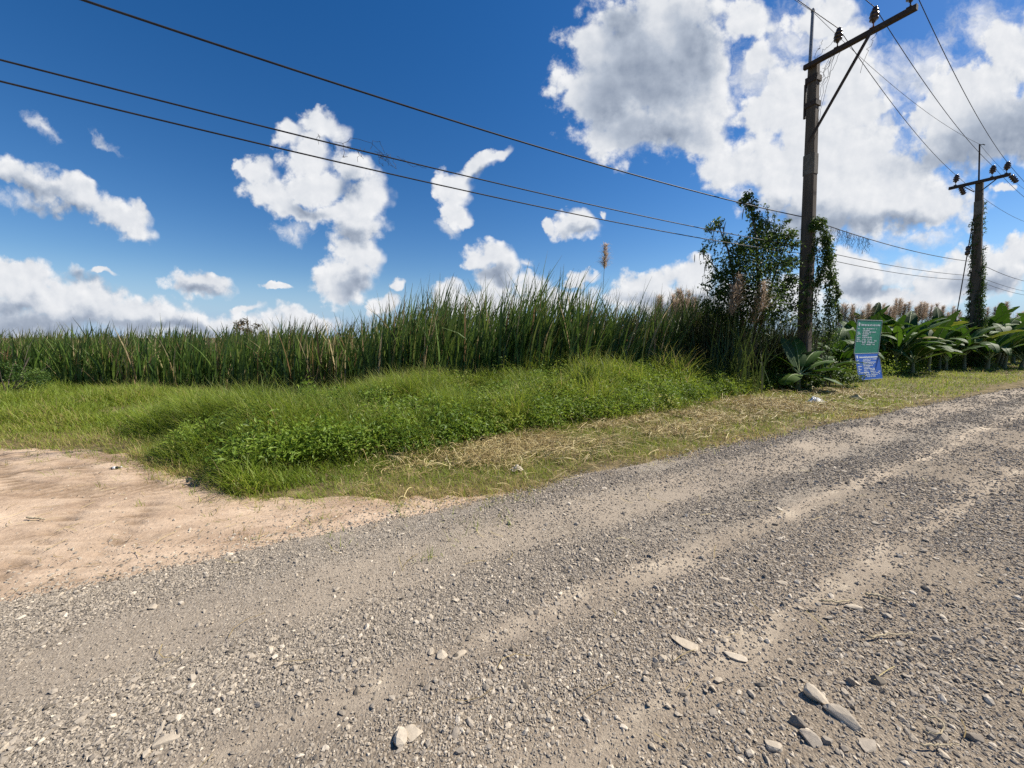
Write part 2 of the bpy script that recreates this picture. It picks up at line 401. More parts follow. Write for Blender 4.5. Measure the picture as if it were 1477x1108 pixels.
def axis(lo, a, b, hi, step, g=1.22):
    m = list(np.arange(a, b+1e-6, step)); s = step; x = a; L = []
    while x > lo: s *= g; x -= s; L.append(x)
    s = step; x = m[-1]; U = []
    while x < hi: s *= g; x += s; U.append(x)
    return np.array(L[::-1]+m+U)
def grid_faces(nr, nc):
    i = np.arange(nr-1)[:, None]*nc; j = np.arange(nc-1)[None]
    return np.stack([i+j, i+j+1, i+nc+j+1, i+nc+j], -1).reshape(-1, 4)
def build_ground():
    xs = axis(-2500, -24, 34, 2500, 0.25); ys = axis(-400, 0.5, 30, 2800, 0.25)
    X, Y = np.meshgrid(xs, ys); Z = base_z(X, Y)
    s, t = st(X, Y); Z = Z-0.05*sstep(t-verge_edge(s), 0.12, 0.55)      # bedded lower under the road and the side track
    m, nt = newmat('soil'); g = G_(nt)
    c = g.ramp(g.noise(3.0, 8, 0.65), [(0.3, (0.075, 0.068, 0.028)), (0.5, (0.17, 0.13, 0.065)), (0.7, (0.32, 0.245, 0.14))])
    g.out(c, 0.95, 0.1, g.bump(g.noise(30, 6, 0.7), 0.6, 0.03))
    o = mesh_obj('ground', np.stack([X, Y, Z], -1).reshape(-1, 3), grid_faces(len(ys), len(xs)), m, smooth=True)
    tag(o, 'brown soil under the grass and reeds', None, None, 'structure')
def road_relief(s, t):
    r = 0.012*(fbm(s*1.4, t*3.2, 40, 5)+0.4)
    r = r+0.016*np.exp(-((t+1.93)/0.17)**2)-0.012*np.exp(-((t+2.45)/0.25)**2)-0.010*np.exp(-((t+1.62)/0.12)**2)-0.008*np.exp(-((t+0.9)/0.1)**2)
    return r+0.004*fbm(s*14, t*14, 60, 3)
def road_z(s, t):
    x, y = xy(s, t)
    return base_z(x, y)+0.016+np.clip(road_relief(s, t), -0.004, 1)*sstep(t-road_edge(s), 0, 0.3)
def build_road():
    S = axis(-60, -2.6, 6.5, 420, 0.035, 1.05); r = np.concatenate([np.linspace(0, 0.30, 100)[:-1], np.linspace(0.30, 1, 60)])
    SS, RR = np.meshgrid(S, r); E = road_edge(SS)
    TT = E+RR*(9.5-E); X, Y = xy(SS, TT); Z = road_z(SS, TT)
    m, nt = newmat('packed_gravel'); g = G_(nt)
    sA = g.attr('along_road'); tA = g.attr('across_road')
    cv = g.n('ShaderNodeCombineXYZ'); g.put(cv.inputs[0], g.m('MULTIPLY', sA, 0.22)); g.put(cv.inputs[1], tA)
    streak = g.noise(2.6, 7, 0.62, cv.outputs[0])                       # drawn out along the wheel lines
    pat = g.noise(1.3, 6, 0.6)
    # wear of the wheel lines: bare earth shows at some distances from the edge
    tt = g.m('ADD', tA, g.m('MULTIPLY', g.m('SUBTRACT', streak, 0.5), 0.55))
    wear = g.ramp(g.mapr(tt, -3.5, 0.5), [(0.0, (0.75,)*3), (0.075, (0.5,)*3), (0.12, (0.08,)*3), (0.21, (0.60,)*3), (0.30, (0.60,)*3), (0.36, (0.08,)*3), (0.43, (0.2,)*3), (0.468, (0.98,)*3), (0.505, (0.30,)*3), (0.58, (0.22,)*3), (0.64, (0.85,)*3), (0.68, (0.30,)*3), (1.0, (0.25,)*3)])
    wear = g.m('MULTIPLY', wear, g.mapr(pat, 0.3, 0.6, 0.5, 1.35), True)
    fine = g.noise(150, 4, 0.75); chip = g.vor(85, out='Color'); chd = g.vor(85)
    sep = g.n('ShaderNodeSeparateColor'); g.put(sep.inputs[0], chip)
    stone = g.ramp(sep.outputs[0], [(0.0, (0.15, 0.13, 0.105)), (0.35, (0.28, 0.245, 0.20)), (0.7, (0.38, 0.335, 0.275)), (1.0, (0.54, 0.48, 0.39))])
    earth = g.ramp(g.m('ADD', g.m('MULTIPLY', fine, 0.6), g.m('MULTIPLY', pat, 0.4)), [(0.32, (0.26, 0.205, 0.15)), (0.55, (0.42, 0.35, 0.27)), (0.72, (0.58, 0.49, 0.375))])
    side = g.mapr(tt, -2.0, -1.2)                                     # browner soil on the traffic side
    stone = g.mix(g.m('MULTIPLY', side, 0.75), stone, g.ramp(sep.outputs[1], [(0.0, (0.13, 0.10, 0.072)), (0.5, (0.25, 0.20, 0.148)), (1.0, (0.40, 0.335, 0.255))]))
    pale = g.ramp(g.mapr(tt, -3.5, 0.5), [(0.44, (0,)*3), (0.467, (1,)*3), (0.49, (0,)*3), (0.625, (0,)*3), (0.642, (1,)*3), (0.66, (0,)*3)])
    earth = g.mix(g.m('MULTIPLY', pale, g.mapr(g.noise(2.6, 7, 0.72), 0.47, 0.66, 0.0, 0.9), True), earth, (0.66, 0.565, 0.43))
    c = g.mix(wear, stone, earth)
    c = g.mix(0.55, c, g.ramp(g.noise(0.8, 5, 0.6, cv.outputs[0]), [(0.3, (0.80, 0.78, 0.78)), (0.7, (1.1, 1.06, 1.0))]), 'MULTIPLY')
    h = g.m('ADD', g.m('MULTIPLY', g.m('SUBTRACT', 1.0, chd), g.m('SUBTRACT', 1.1, wear)), g.m('MULTIPLY', fine, 0.7))
    g.out(c, 0.95, 0.15, g.bump(h, 0.9, 0.012))
    o = mesh_obj('gravel_road', np.stack([X, Y, Z], -1).reshape(-1, 3), grid_faces(len(r), len(S)), m, smooth=True,
                 attrs={'along_road': SS.ravel(), 'across_road': TT.ravel()})
    tag(o, 'grey gravel road with tan wheel lines', None, None, 'structure')
def ruts(x, y):           # wheel marks swinging round the corner of the grass
    r = np.hypot(x+4.6+0.5*vn(x*0.3, y*0.3, 82), (y-8.2)*1.15); a = np.arctan2(y-8.2, x+4.6)
    k = fbm(r*4.2, a*1.6, 84, 3)
    r3 = np.hypot(x+9.5, y-12); a3 = np.arctan2(y-12, x+9.5)
    k2 = fbm(r3*3.6, a3*2.5, 86, 3)
    w = np.clip(1-np.abs(k)*7, 0, 1)*0.35+np.clip(1-np.abs(k2)*8, 0, 1)*0.3
    for (cx, cy, rr, wd, sd) in ((-4.6, 8.2, 3.15, .10, 1), (-4.6, 8.2, 3.55, .09, 2), (-4.6, 8.2, 4.55, .11, 3), (-4.2, 8.8, 5.0, .09, 4), (-9.5, 11.5, 7.6, .10, 5), (-9.5, 11.5, 8.1, .10, 6), (-7.5, 0.5, 4.4, .09, 7), (-7.5, 0.5, 4.9, .09, 8)):
        d = np.hypot(x-cx, y-cy)-rr-0.25*vn(x*0.6, y*0.6, 200+sd); a_ = np.arctan2(y-cy, x-cx)
        tread = 0.65+0.35*np.sign(np.sin(a_*rr*42+d*30))
        w = w+np.exp(-(d/wd)**2)*np.clip(0.7+1.2*vn(x*1.1, y*1.1, 220+sd), 0, 1)*tread
    return np.clip(w, 0, 1)
def track_z(s, t):
    x, y = xy(s, t)
    rel = 0.020*(fbm(x*0.9+0.7*vn(x, y, 80), y*1.3+0.5*vn(x, y, 81), 70, 5)+0.45)+0.012*fbm(x*5, y*6, 75, 4)-0.030*ruts(x, y)+0.016
    ex = sstep(road_edge(s)-t, 0.02, 0.5); ev = sstep(t-track_edge(s), 0.0, 0.25)
    return base_z(x, y)+0.007+np.clip(rel, -0.004, 1)*ex*ev
def build_track():
    S = axis(-60, -7.5, 2.6, 2.6, 0.035, 1.07); S = S[S <= 2.75]; r = np.linspace(0, 1, 170)
    SS, RR = np.meshgrid(S, r); a = road_edge(SS)+0.3; b = np.minimum(track_edge(SS), a-0.02)
    TT = a+RR*(b-a); X, Y = xy(SS, TT); Z = track_z(SS, TT)
    m, nt = newmat('pale_earth'); g = G_(nt); rt_ = g.attr('rut')
    tc = g.n('ShaderNodeTexCoord').outputs['Object']
    mp = g.n('ShaderNodeMapping'); mp.inputs['Rotation'].default_value = (0, 0, R(-12)); mp.inputs['Scale'].default_value = (0.6, 1.1, 1); nt.links.new(tc, mp.inputs[0])
    wv = g.n('ShaderNodeTexWave', wave_type='RINGS', rings_direction='Z'); mp2 = g.n('ShaderNodeMapping'); mp2.inputs['Location'].default_value = (5.2, -9.5, 0); nt.links.new(tc, mp2.inputs[0])
    nt.links.new(mp2.outputs[0], wv.inputs[0]); wv.inputs['Scale'].default_value = 0.9; wv.inputs['Distortion'].default_value = 3.5; wv.inputs['Detail'].default_value = 6; wv.inputs['Detail Scale'].default_value = 1.4
    a1 = g.noise(2.2, 9, 0.66, mp.outputs[0]); a2 = g.noise(28, 6, 0.7); rut = g.m('MULTIPLY', g.m('POWER', wv.outputs['Fac'], 2.2), 0.3)
    f = g.m('ADD', g.m('ADD', g.m('MULTIPLY', a1, 0.62), g.m('MULTIPLY', a2, 0.3)), g.m('MULTIPLY', rut, 0.10))
    c = g.ramp(f, [(0.30, (0.29, 0.197, 0.132)), (0.45, (0.48, 0.35, 0.243)), (0.58, (0.61, 0.462, 0.33)), (0.72, (0.73, 0.575, 0.43))])
    sp = g.ramp(g.vor(23), [(0.05, (0.6, 0.55, 0.5)), (0.10, (1, 1, 1))]); c = g.mix(0.7, c, sp, 'MULTIPLY'); c = g.mix(g.m('MULTIPLY', rt_, g.noise(9, 5, 0.7), ) if False else g.m('MULTIPLY', rt_, g.mapr(g.noise(5, 5, 0.7), 0.3, 0.6, 0.25, 0.95)), c, (0.21, 0.14, 0.085))
    hh = g.m('ADD', g.m('MULTIPLY', a1, 1.0), g.m('ADD', g.m('MULTIPLY', a2, 0.45), g.m('MULTIPLY', rut, 0.3)))
    g.out(c, 0.95, 0.12, g.bump(hh, 0.8, 0.03))
    o = mesh_obj('dirt_track', np.stack([X, Y, Z], -1).reshape(-1, 3), grid_faces(len(r), len(S)), m, smooth=True, attrs={'rut': ruts(X, Y).ravel()})
    tag(o, 'pale sandy side track with faint tyre marks', None, None, 'structure')

# ---------------------------------------------------------------- stones
ICO_V = None
def ico():
    p = (1+5**0.5)/2
    v = np.array([(-1, p, 0), (1, p, 0), (-1, -p, 0), (1, -p, 0), (0, -1, p), (0, 1, p), (0, -1, -p), (0, 1, -p), (p, 0, -1), (p, 0, 1), (-p, 0, -1), (-p, 0, 1)], float)
    f = np.array([(0, 11, 5), (0, 5, 1), (0, 1, 7), (0, 7, 10), (0, 10, 11), (1, 5, 9), (5, 11, 4), (11, 10, 2), (10, 7, 6), (7, 1, 8), (3, 9, 4), (3, 4, 2), (3, 2, 6), (3, 6, 8), (3, 8, 9), (4, 9, 5), (2, 4, 11), (6, 2, 10), (8, 6, 7), (9, 8, 1)])
    return v/np.linalg.norm(v[0]), f
def stone_mat():
    m, nt = newmat('crushed_stone'); g = G_(nt)
    c = g.ramp(g.attr('tint'), [(0.0, (0.15, 0.130, 0.105)), (0.3, (0.28, 0.242, 0.198)), (0.6, (0.39, 0.340, 0.278)), (0.82, (0.47, 0.40, 0.31)), (1.0, (0.62, 0.545, 0.44))])
    c = g.mix(0.6, c, g.ramp(g.noise(60, 4, 0.65), [(0.3, (0.72, 0.70, 0.68)), (0.7, (1.15, 1.12, 1.08))]), 'MULTIPLY')
    g.out(c, 0.95, 0.08, g.bump(g.noise(220, 3, 0.6), 0.4, 0.004)); return m
def build_gravel(mat):
    iv, fi = ico(); r2 = np.random.default_rng(3)
    def dens(s, t):
        d = np.interp(t, [-3.4, -3.2, -2.9, -2.75, -2.3, -2.1, -1.8, -1.68, -1.55, -1.45, -1.05, -0.9, -0.78, 0.8], [0.15, 0.75, 0.85, 0.20, 0.18, 0.95, 1.0, 0.25, 0.15, 0.8, 0.70, 0.22, 0.7, 0.75])
        d = 0.5+(d-0.5)*(1-0.6*sstep(s, 4, 10))
        return d*np.clip(0.8+1.5*fbm(s*1.1, t*2.3, 90, 4), 0.1, 1.25)
    parts = []
    for (s0, s1, n, lo, sg, cap) in ((-2.4, 1.4, 5600, 0.0052, 0.48, 0.019), (1.4, 5.0, 2900, 0.0068, 0.46, 0.023), (5.0, 12, 800, 0.0098, 0.38, 0.025), (12, 26, 150, 0.015, 0.35, 0.03)):
        N = int((s1-s0)*4.6*n); s = r2.uniform(s0, s1, N); t = r2.uniform(-3.75, 0.85, N)
        k = (r2.random(N) < dens(s, t)) & (t > road_edge(s)-r2.exponential(0.10, N)); s = s[k]; t = t[k]
        parts.append((s, t, np.clip(lo*np.exp(r2.normal(0, sg, len(s))), 0.004, cap)))
    # fine chippings packed between the stones
    gp = []
    for (s0, s1, n_, lo) in ((-2.3, 1.6, 16000, 0.0040), (1.6, 4.6, 9000, 0.0053), (4.6, 9.0, 4300, 0.0075), (9.0, 16, 1500, 0.010), (16, 30, 380, 0.016)):
        N = int((s1-s0)*4.3*n_); s = r2.uniform(s0, s1, N); t = r2.uniform(-3.5, 0.8, N)
        k = (r2.random(N) < dens(s, t)) & (t > road_edge(s)-r2.exponential(0.05, N)); gp.append((s[k], t[k], np.clip(lo*np.exp(r2.normal(0, 0.32, k.sum())), 0.002, 0.02)))
    s, t, q = (np.concatenate([p[i] for p in gp]) for i in range(3)); n = len(s); x, y = xy(s, t); z = road_z(s, t)
    oct_v = np.array([(1, 0, 0), (0, 1, 0), (-1, 0, 0), (0, -1, 0), (0, 0, 1), (0, 0, -1)], float); oct_f = np.array([(0, 1, 4), (1, 2, 4), (2, 3, 4), (3, 0, 4)])
    Vo = np.array([oct_v*r2.uniform(0.7, 1.3, (6, 1))+r2.normal(0, 0.15, (6, 3)) for _ in range(24)])
    sc = np.stack([q*r2.uniform(1.0, 1.7, n), q*r2.uniform(0.8, 1.2, n), q*r2.uniform(0.6, 1.0, n)], -1)
    Rm = rmat(r2.normal(0, 0.35, n), r2.normal(0, 0.35, n), r2.uniform(0, 6.28, n))
    v = np.einsum('nij,nkj->nki', Rm, Vo[r2.integers(0, 24, n)]*sc[:, None, :])+np.stack([x, y, z+sc[:, 2]*0.25], -1)[:, None]
    grit_v = v.reshape(-1, 3); grit_f = (oct_f[None]+(np.arange(n)*6)[:, None, None]).reshape(-1, 3)
    grit_t = np.repeat(np.clip(r2.normal(0.45, 0.20, n)+0.10*sstep(t, -2.0, -1.2), 0, 1), 6)
    # stray stones on the side track
    N = 9000; s = r2.uniform(-6, 2, N); t = np.where(r2.random(N) < 0.2, r2.uniform(-9, -3.3, N), road_edge(s)-r2.exponential(0.28, N)); k = (t > track_edge(s)+0.05) & (t < road_edge(s)) ; s = s[k]; t = t[k]
    parts.append((s, t, np.clip(0.0055*np.exp(r2.normal(0, 0.45, len(s))), 0.003, 0.016)))
    s, t, q = (np.concatenate([p[i] for p in parts]) for i in range(3))
    n = len(s); x, y = xy(s, t); z = np.where(t > road_edge(s)-0.02, road_z(s, t), track_z(s, t))
    V = np.array([iv*r2.uniform(0.72, 1.18, (12, 1))+r2.normal(0, 0.09, (12, 3)) for _ in range(24)])
    pick = r2.integers(0, 24, n)
    sc = np.stack([q*r2.uniform(0.95, 1.5, n), q*r2.uniform(0.65, 1.0, n), q*r2.uniform(0.38, 0.75, n)], -1)
    Rm = rmat(r2.normal(0, 0.33, n), r2.normal(0, 0.33, n), r2.uniform(0, 6.28, n))
    v = np.einsum('nij,nkj->nki', Rm, V[pick]*sc[:, None, :])
    v += np.stack([x, y, z+sc[:, 2]*0.35], -1)[:, None]
    f = (fi[None]+(np.arange(n)*12)[:, None, None]).reshape(-1, 3)
    tint = np.clip(r2.normal(0.52, 0.24, n)+np.where(r2.random(n) < 0.06, 0.35, 0)+0.12*np.exp(-((t+0.9)/0.8)**2), 0, 1)
    v = v.reshape(-1, 3)
    o = mesh_obj('gravel', np.concatenate([v, grit_v]), np.concatenate([f, grit_f+len(v)]), mat, attrs={'tint': np.concatenate([np.repeat(tint, 12), grit_t])})
    tag(o, 'loose grey crushed stone scattered over the road', None, None, 'stuff'); return n
ROCKS = [  # pixel of its middle, half sizes (m), turn, tilt, tint, label
 (1172, 1008, .062, .040, .034, -0.5, 0.25, 0.97, 'largest pale angular rock on the gravel, standing highest with a dark shadow side'),
 (1217, 1042, .080, .038, .030, -0.9, 0.2, 0.95, 'long pale rock lying just right of the highest rock on the gravel'),
 (1166, 1068, .050, .036, .026, -0.3, 0.15, 0.62, 'grey blocky rock below the two largest pale rocks'),
 (1118, 1084, .046, .030, .016, 0.0, 0.05, 0.98, 'flat pale rock left of the grey blocky rock near the road foreground'),
 (1150, 1048, .024, .032, .030, 0.9, 0.4, 0.25, 'small dark upright stone between the flat pale rock and the two largest rocks'),
 (1192, 1075, .030, .020, .014, 0.1, 0.1, 0.45, 'low dark grey stone touching the right of the grey blocky rock'),
 (1252, 1080, .048, .028, .010, 0.3, 0.02, 0.66, 'broad low grey stone sunk in the gravel below the long pale rock'),
 (990, 935, .085, .042, .014, -0.35, 0.03, 0.93, 'wide flat tan stone half buried in the middle of the road'),
 (1057, 951, .060, .026, .012, -0.5, 0.03, 1.0, 'narrow flat pale stone just right of the wide flat tan stone'),
 (1226, 990, .026, .022, .026, 0.3, 0.3, 0.35, 'small pointed grey stone up the road from the highest rock'),
 (1266, 989, .042, .024, .022, -0.2, 0.35, 0.08, 'dark tilted stone right of the small pointed grey stone'),
 (1345, 1065, .040, .026, .020, -0.2, 0.2, 0.5, 'grey rounded stone beside a curl of dry vine on the gravel'),
 (1404, 1070, .040, .020, .018, -0.3, 0.2, 0.3, 'slim dark stone right of the curl of dry vine'),
 (578, 1072, .040, .036, .024, 0.2, 0.15, 1.0, 'white chunky stone at the bottom edge of the road left of centre'),
 (594, 1066, .045, .034, .014, 0.5, 0.05, 0.94, 'flat pale stone touching the white chunky stone'),
 (637, 950, .034, .028, .016, 0.4, 0.1, 0.97, 'small white stone on bare tan earth left of a low pale slab'),
 (663, 948, .045, .024, .010, 0.4, 0.03, 0.90, 'low pale slab beside the small white stone on bare earth'),
 (1238, 882, .060, .024, .012, -0.2, 0.03, 0.95, 'pale flat stone under the thin stick on the right of the road'),
 (1130, 845, .045, .020, .012, -0.2, 0.05, 0.95, 'pale oblong stone in the middle road beyond the flat slabs'),
 (1045, 841, .050, .018, .012, -0.1, 0.05, 0.98, 'narrow white stone lying at the end of the bare tan strip'),
 (1262, 759, .040, .026, .016, 0.0, 0.05, 1.0, 'single whitish stone far up the right side of the road'),
 (1478, 712, .04, .03, .02, 0.0, 0.1, 0.9, None),
 (222, 879, .032, .022, .018, 0.2, 0.15, 0.85, 'pale stone lying alone in the left wheel line'),
 (183, 980, .026, .026, .018, 0.2, 0.15, 0.2, None),
 (240, 1076, .055, .030, .012, 0.7, 0.03, 0.82, 'flat tan stone lying in the gravel ridge at bottom left'),
]
def build_rocks(mat):
    r2 = np.random.default_rng(5); iv, fi = ico()
    # finer base shape: one split of every triangle
    vs = [tuple(p) for p in iv]; cache = {}; F = []
    def mid(a, b):
        k = (min(a, b), max(a, b))
        if k not in cache:
            p = (np.array(vs[a])+np.array(vs[b])); p /= np.linalg.norm(p); cache[k] = len(vs); vs.append(tuple(p))
        return cache[k]
    for a, b, c in fi:
        ab, bc, ca = mid(a, b), mid(b, c), mid(c, a); F += [(a, ab, ca), (b, bc, ab), (c, ca, bc), (ab, bc, ca)]
    B = np.array(vs); F = np.array(F)
    for (px, py, a, b, c, rz, tilt, tint, lab) in ROCKS:
        if lab is None: continue
        g = on_ground(px, py); s, t = st(g.x, g.y); z = float(road_z(np.array([s]), np.array([t]))[0])
        p = B.copy()
        for k in range(16):                                   # chop flat faces off the ball
            nrm = r2.normal(0, 1, 3); nrm[2] *= 0.8; nrm /= np.linalg.norm(nrm); d = r2.uniform(0.45, 0.78)
            h = p@nrm; p = np.where((h > d)[:, None], p-np.outer(h-d, nrm), p)
        p += r2.normal(0, 0.010, p.shape)
        p = p*np.array([a, b, c])*1.22
        o = mesh_obj('rock', p, F, mat, attrs={'tint': np.full(len(p), tint*0.9)})
        o.location = (g.x, g.y, z+c*0.24); o.rotation_euler = (tilt*0.5, tilt, rz)
        tag(o, lab, 'rock', 'larger rocks lying on the gravel road')
# ---------------------------------------------------------------- grass, weeds, straw
GREEN = [(0.0, (0.080, 0.125, 0.012)), (0.35, (0.170, 0.245, 0.024)), (0.65, (0.255, 0.335, 0.036)), (0.85, (0.33, 0.34, 0.075)), (1.0, (0.46, 0.345, 0.155))]
def stuff(name, chunks, mat, label):
    V, F, T, A = [], {}, [], []; n = 0
    for v, f, t, a in chunks:
        V.append(v); T.append(t); A.append(a)
        F.setdefault(f.shape[1], []).append(f+n); n += len(v)
    o = mesh_obj(name, np.concatenate(V), [np.concatenate(x) for x in F.values()], mat, attrs={'tint': np.concatenate(T), 'along': np.concatenate(A)})
    return tag(o, label, None, None, 'stuff')
def ground_z(x, y):
    s, t = st(x, y); return base_z(x, y)
def build_grass():
    r2 = np.random.default_rng(21)
    m = leafmat('grass_blades', GREEN, tip=(0.34, 0.33, 0.10), tip_from=0.8, trans=0.45)
    ch = []
    def put(s, t, L, W, lean, bend, segs, tint):
        x, y = xy(s, t); n = len(s)
        b = np.stack([x, y, ground_z(x, y)-0.02], -1)
        az = r2.uniform(0, 2*np.pi, n)
        v, f, al, own = blades(b, L, W, az, lean, bend, segs, face=az+np.pi/2+r2.normal(0, 0.5, n))
        ch.append((v, f, np.clip(tint, 0, 1)[own], al))
    # tall rank grass on the bank and along the back
    for (s0, s1, dmax, n, wmul) in ((-2.5, 4.0, 4.4, 2600, 1.0), (4.0, 9.0, 4.6, 1300, 1.25), (9.0, 16.5, 4.2, 560, 1.7), (-7, -2.5, 6.0, 1050, 1.2), (-26, -7, 8.5, 300, 1.9)):
        N = int((s1-s0)*dmax*n); s = r2.uniform(s0, s1, N); d = r2.uniform(-0.25, dmax, N)
        t = bank_edge(s)-d
        x, y = xy(s, t)
        clump = fbm(x*1.1, y*1.1, 110, 4); patch = fbm(x*0.45, y*0.45, 120, 3)
        keep = (r2.random(N) < np.clip(0.95+0.7*clump, 0.25, 1)) & (t < verge_edge(s)-0.05)
        low = sstep(-s, 1.0, 4.0)                                # lower, thinner towards the side track
        right = sstep(s, 11.5, 15)
        h = (0.22+0.30*sstep(d, -0.1, 0.45)+0.12*sstep(s, 3, 6))*(1-0.42*low)*(1-0.30*right)*(1+1.25*clump)
        front = sstep(d, -0.2, 0.45)
        s, t, h, clump, patch, d, low, front = (q[keep] for q in (s, t, h, clump, patch, d, low, front)); k = len(s)
        tint = 0.42+0.33*patch+0.25*clump+r2.normal(0, 0.14, k)+0.30*low*(1-sstep(d, 0.2, 1.6))+np.where(r2.random(k) < 0.05, 0.5, 0)
        put(s, t, np.clip(h, 0.08, 1)*r2.uniform(0.65, 1.35, k), r2.uniform(0.007, 0.014, k)*wmul, np.abs(r2.normal(0.35, 0.3, k)), r2.uniform(0.5, 2.1, k), 4, tint)
    # short grass between the bare ground and the bank
    for (s0, s1, n, wm) in ((-2.2, 5, 6500, 1.3), (5, 13, 2600, 1.7), (13, 26, 800, 2.5), (26, 50, 260, 3.4)):
        N = int((s1-s0)*3.6*n*0.55); s = r2.uniform(s0, s1, N); t = -3.0-r2.uniform(0, 4.6, N)
        v = verge_edge(s); x, y = xy(s, t)
        pt = fbm(x*0.9, y*0.9, 130, 4)
        dd = v-t
        k = (dd > -0.12*r2.exponential(1, N)) & (t > bank_edge(s)-0.5-2.5*sstep(s, 12, 14)) & (r2.random(N) < np.clip(0.42+0.9*sstep(dd, -0.05, 0.6)+1.2*pt, 0.0, 1))
        s, t, pt, dd = s[k], t[k], pt[k], dd[k]; K = len(s)
        tint = 0.45+0.5*pt+r2.normal(0, 0.16, K)+0.35*(1-sstep(dd, 0, 0.5))*(1-0.6*sstep(s, 12, 15))-0.10*sstep(s, 12, 15)+np.where(r2.random(K) < 0.12, 0.35, 0)
        put(s, t, r2.uniform(0.035, 0.12, K)*(1+0.25*wm), r2.uniform(0.004, 0.007, K)*wm, np.abs(r2.normal(0.5, 0.35, K)), r2.uniform(0.2, 1.4, K), 2, tint)
    T_ = 420; ts = r2.uniform(-9, 1.8, T_); to = r2.exponential(0.22, T_)*np.where(r2.random(T_) < .8, 1, 2)     # ragged tufts creeping over the bare earth
    ts = np.repeat(ts, 14); to = np.repeat(to, 14); k = len(ts); tr = np.repeat(r2.uniform(0.02, 0.07, T_), 14)
    put(ts+r2.normal(0, 1, k)*tr, track_edge(ts)+to-0.08+r2.normal(0, 1, k)*tr, r2.uniform(0.05, 0.18, k), r2.uniform(0.004, 0.008, k), np.abs(r2.normal(0.6, 0.35, k)), r2.uniform(0.2, 1.5, k), 3, np.repeat(r2.uniform(0.3, 1.0, T_), 14)+r2.normal(0, 0.1, k))
    N = 60000; s = r2.uniform(-16, -0.4, N); dd = r2.uniform(-0.25, 2.0, N); t = track_edge(s)-dd    # brown trodden grass beside the side track
    K = r2.random(N) < np.clip(0.12+1.0*sstep(dd, -0.1, 0.5)+0.9*fbm(s*1.5, t*1.5, 140, 3), 0, 1)*(dd > -0.2*r2.random(N)); s, t, dd = s[K], t[K], dd[K]
    put(s, t, r2.uniform(0.05, 0.20, len(s)), r2.uniform(0.006, 0.012, len(s)), np.abs(r2.normal(0.5, 0.35, len(s))), r2.uniform(0.2, 1.4, len(s)), 2, 0.92-0.24*dd+r2.normal(0, 0.18, len(s)))
    stuff('grass', ch, m, 'green grass of the roadside bank and verge')
def build_weeds():
    r2 = np.random.default_rng(31)
    m = leafmat('weed_leaves', [(0.0, (0.085, 0.150, 0.016)), (0.5, (0.180, 0.275, 0.030)), (0.85, (0.27, 0.36, 0.050)), (1.0, (0.36, 0.36, 0.11))], trans=0.42)
    P, TT, SZ = [], [], []
    for i in range(1250):
        s = r2.uniform(-1.6, 14.2); d = r2.uniform(0.0, 3.3) if r2.random() < 0.6 else r2.uniform(-0.05, 0.8)
        if r2.random() > np.interp(s, [-1.6, 1, 5, 9, 14.2], [0.45, 0.9, 1, 0.9, 0.9]): continue
        if s < 1.0: d = max(d, 0.45)
        t = float(bank_edge(np.array([s]))[0])-d
        x, y = xy(s, t); z = float(ground_z(np.array([x]), np.array([y]))[0])
        h = r2.uniform(0.20, 0.46)*(1.45 if r2.random() < 0.18 else 1.0)+0.10*float(sstep(np.float64(s), 3, 6)); R0 = r2.uniform(0.18, 0.42); n = int(r2.uniform(70, 170))
        a = r2.uniform(0, 6.28, n); rr = R0*np.sqrt(r2.random(n)); zz = h*(1-(rr/R0)**2*0.5)*r2.uniform(0.35, 1.0, n)
        P.append(np.stack([x+rr*np.cos(a), y+rr*np.sin(a), z+0.05+zz], -1)); tb = r2.normal(0.5, 0.22)
        TT.append(np.clip(tb+r2.normal(0, 0.13, n), 0, 1)); SZ.append(r2.uniform(0.03, 0.085, n)*r2.uniform(0.6, 1.35))
    # creeping weeds under the sign
    for i in range(230):
        s = r2.uniform(12.6, 44); t = -6.0-0.02*max(0, s-18)-r2.uniform(0, 1.1); x, y = xy(s, t); n = 90; R0 = r2.uniform(0.2, 0.4)
        a = r2.uniform(0, 6.28, n); rr = R0*np.sqrt(r2.random(n)); zz = r2.uniform(0.3, 0.95)*(1-(rr/R0)**2*0.6)*r2.uniform(0.3, 1.0, n)
        P.append(np.stack([x+rr*np.cos(a), y+rr*np.sin(a), 0.02+zz], -1)); TT.append(np.clip(r2.normal(0.62, 0.15, n), 0, 1)); SZ.append(r2.uniform(0.05, 0.11, n))
    P = np.concatenate(P); T = np.concatenate(TT); SZ = np.concatenate(SZ); n = len(P)
    v, f, own = leaves(P, r2.uniform(0, 6.28, n), r2.normal(0.15, 0.55, n), SZ, 0.42)
    stuff('weeds', [(v, f, T[own], np.zeros(len(v)))], m, 'leafy green weeds growing through the bank grass')
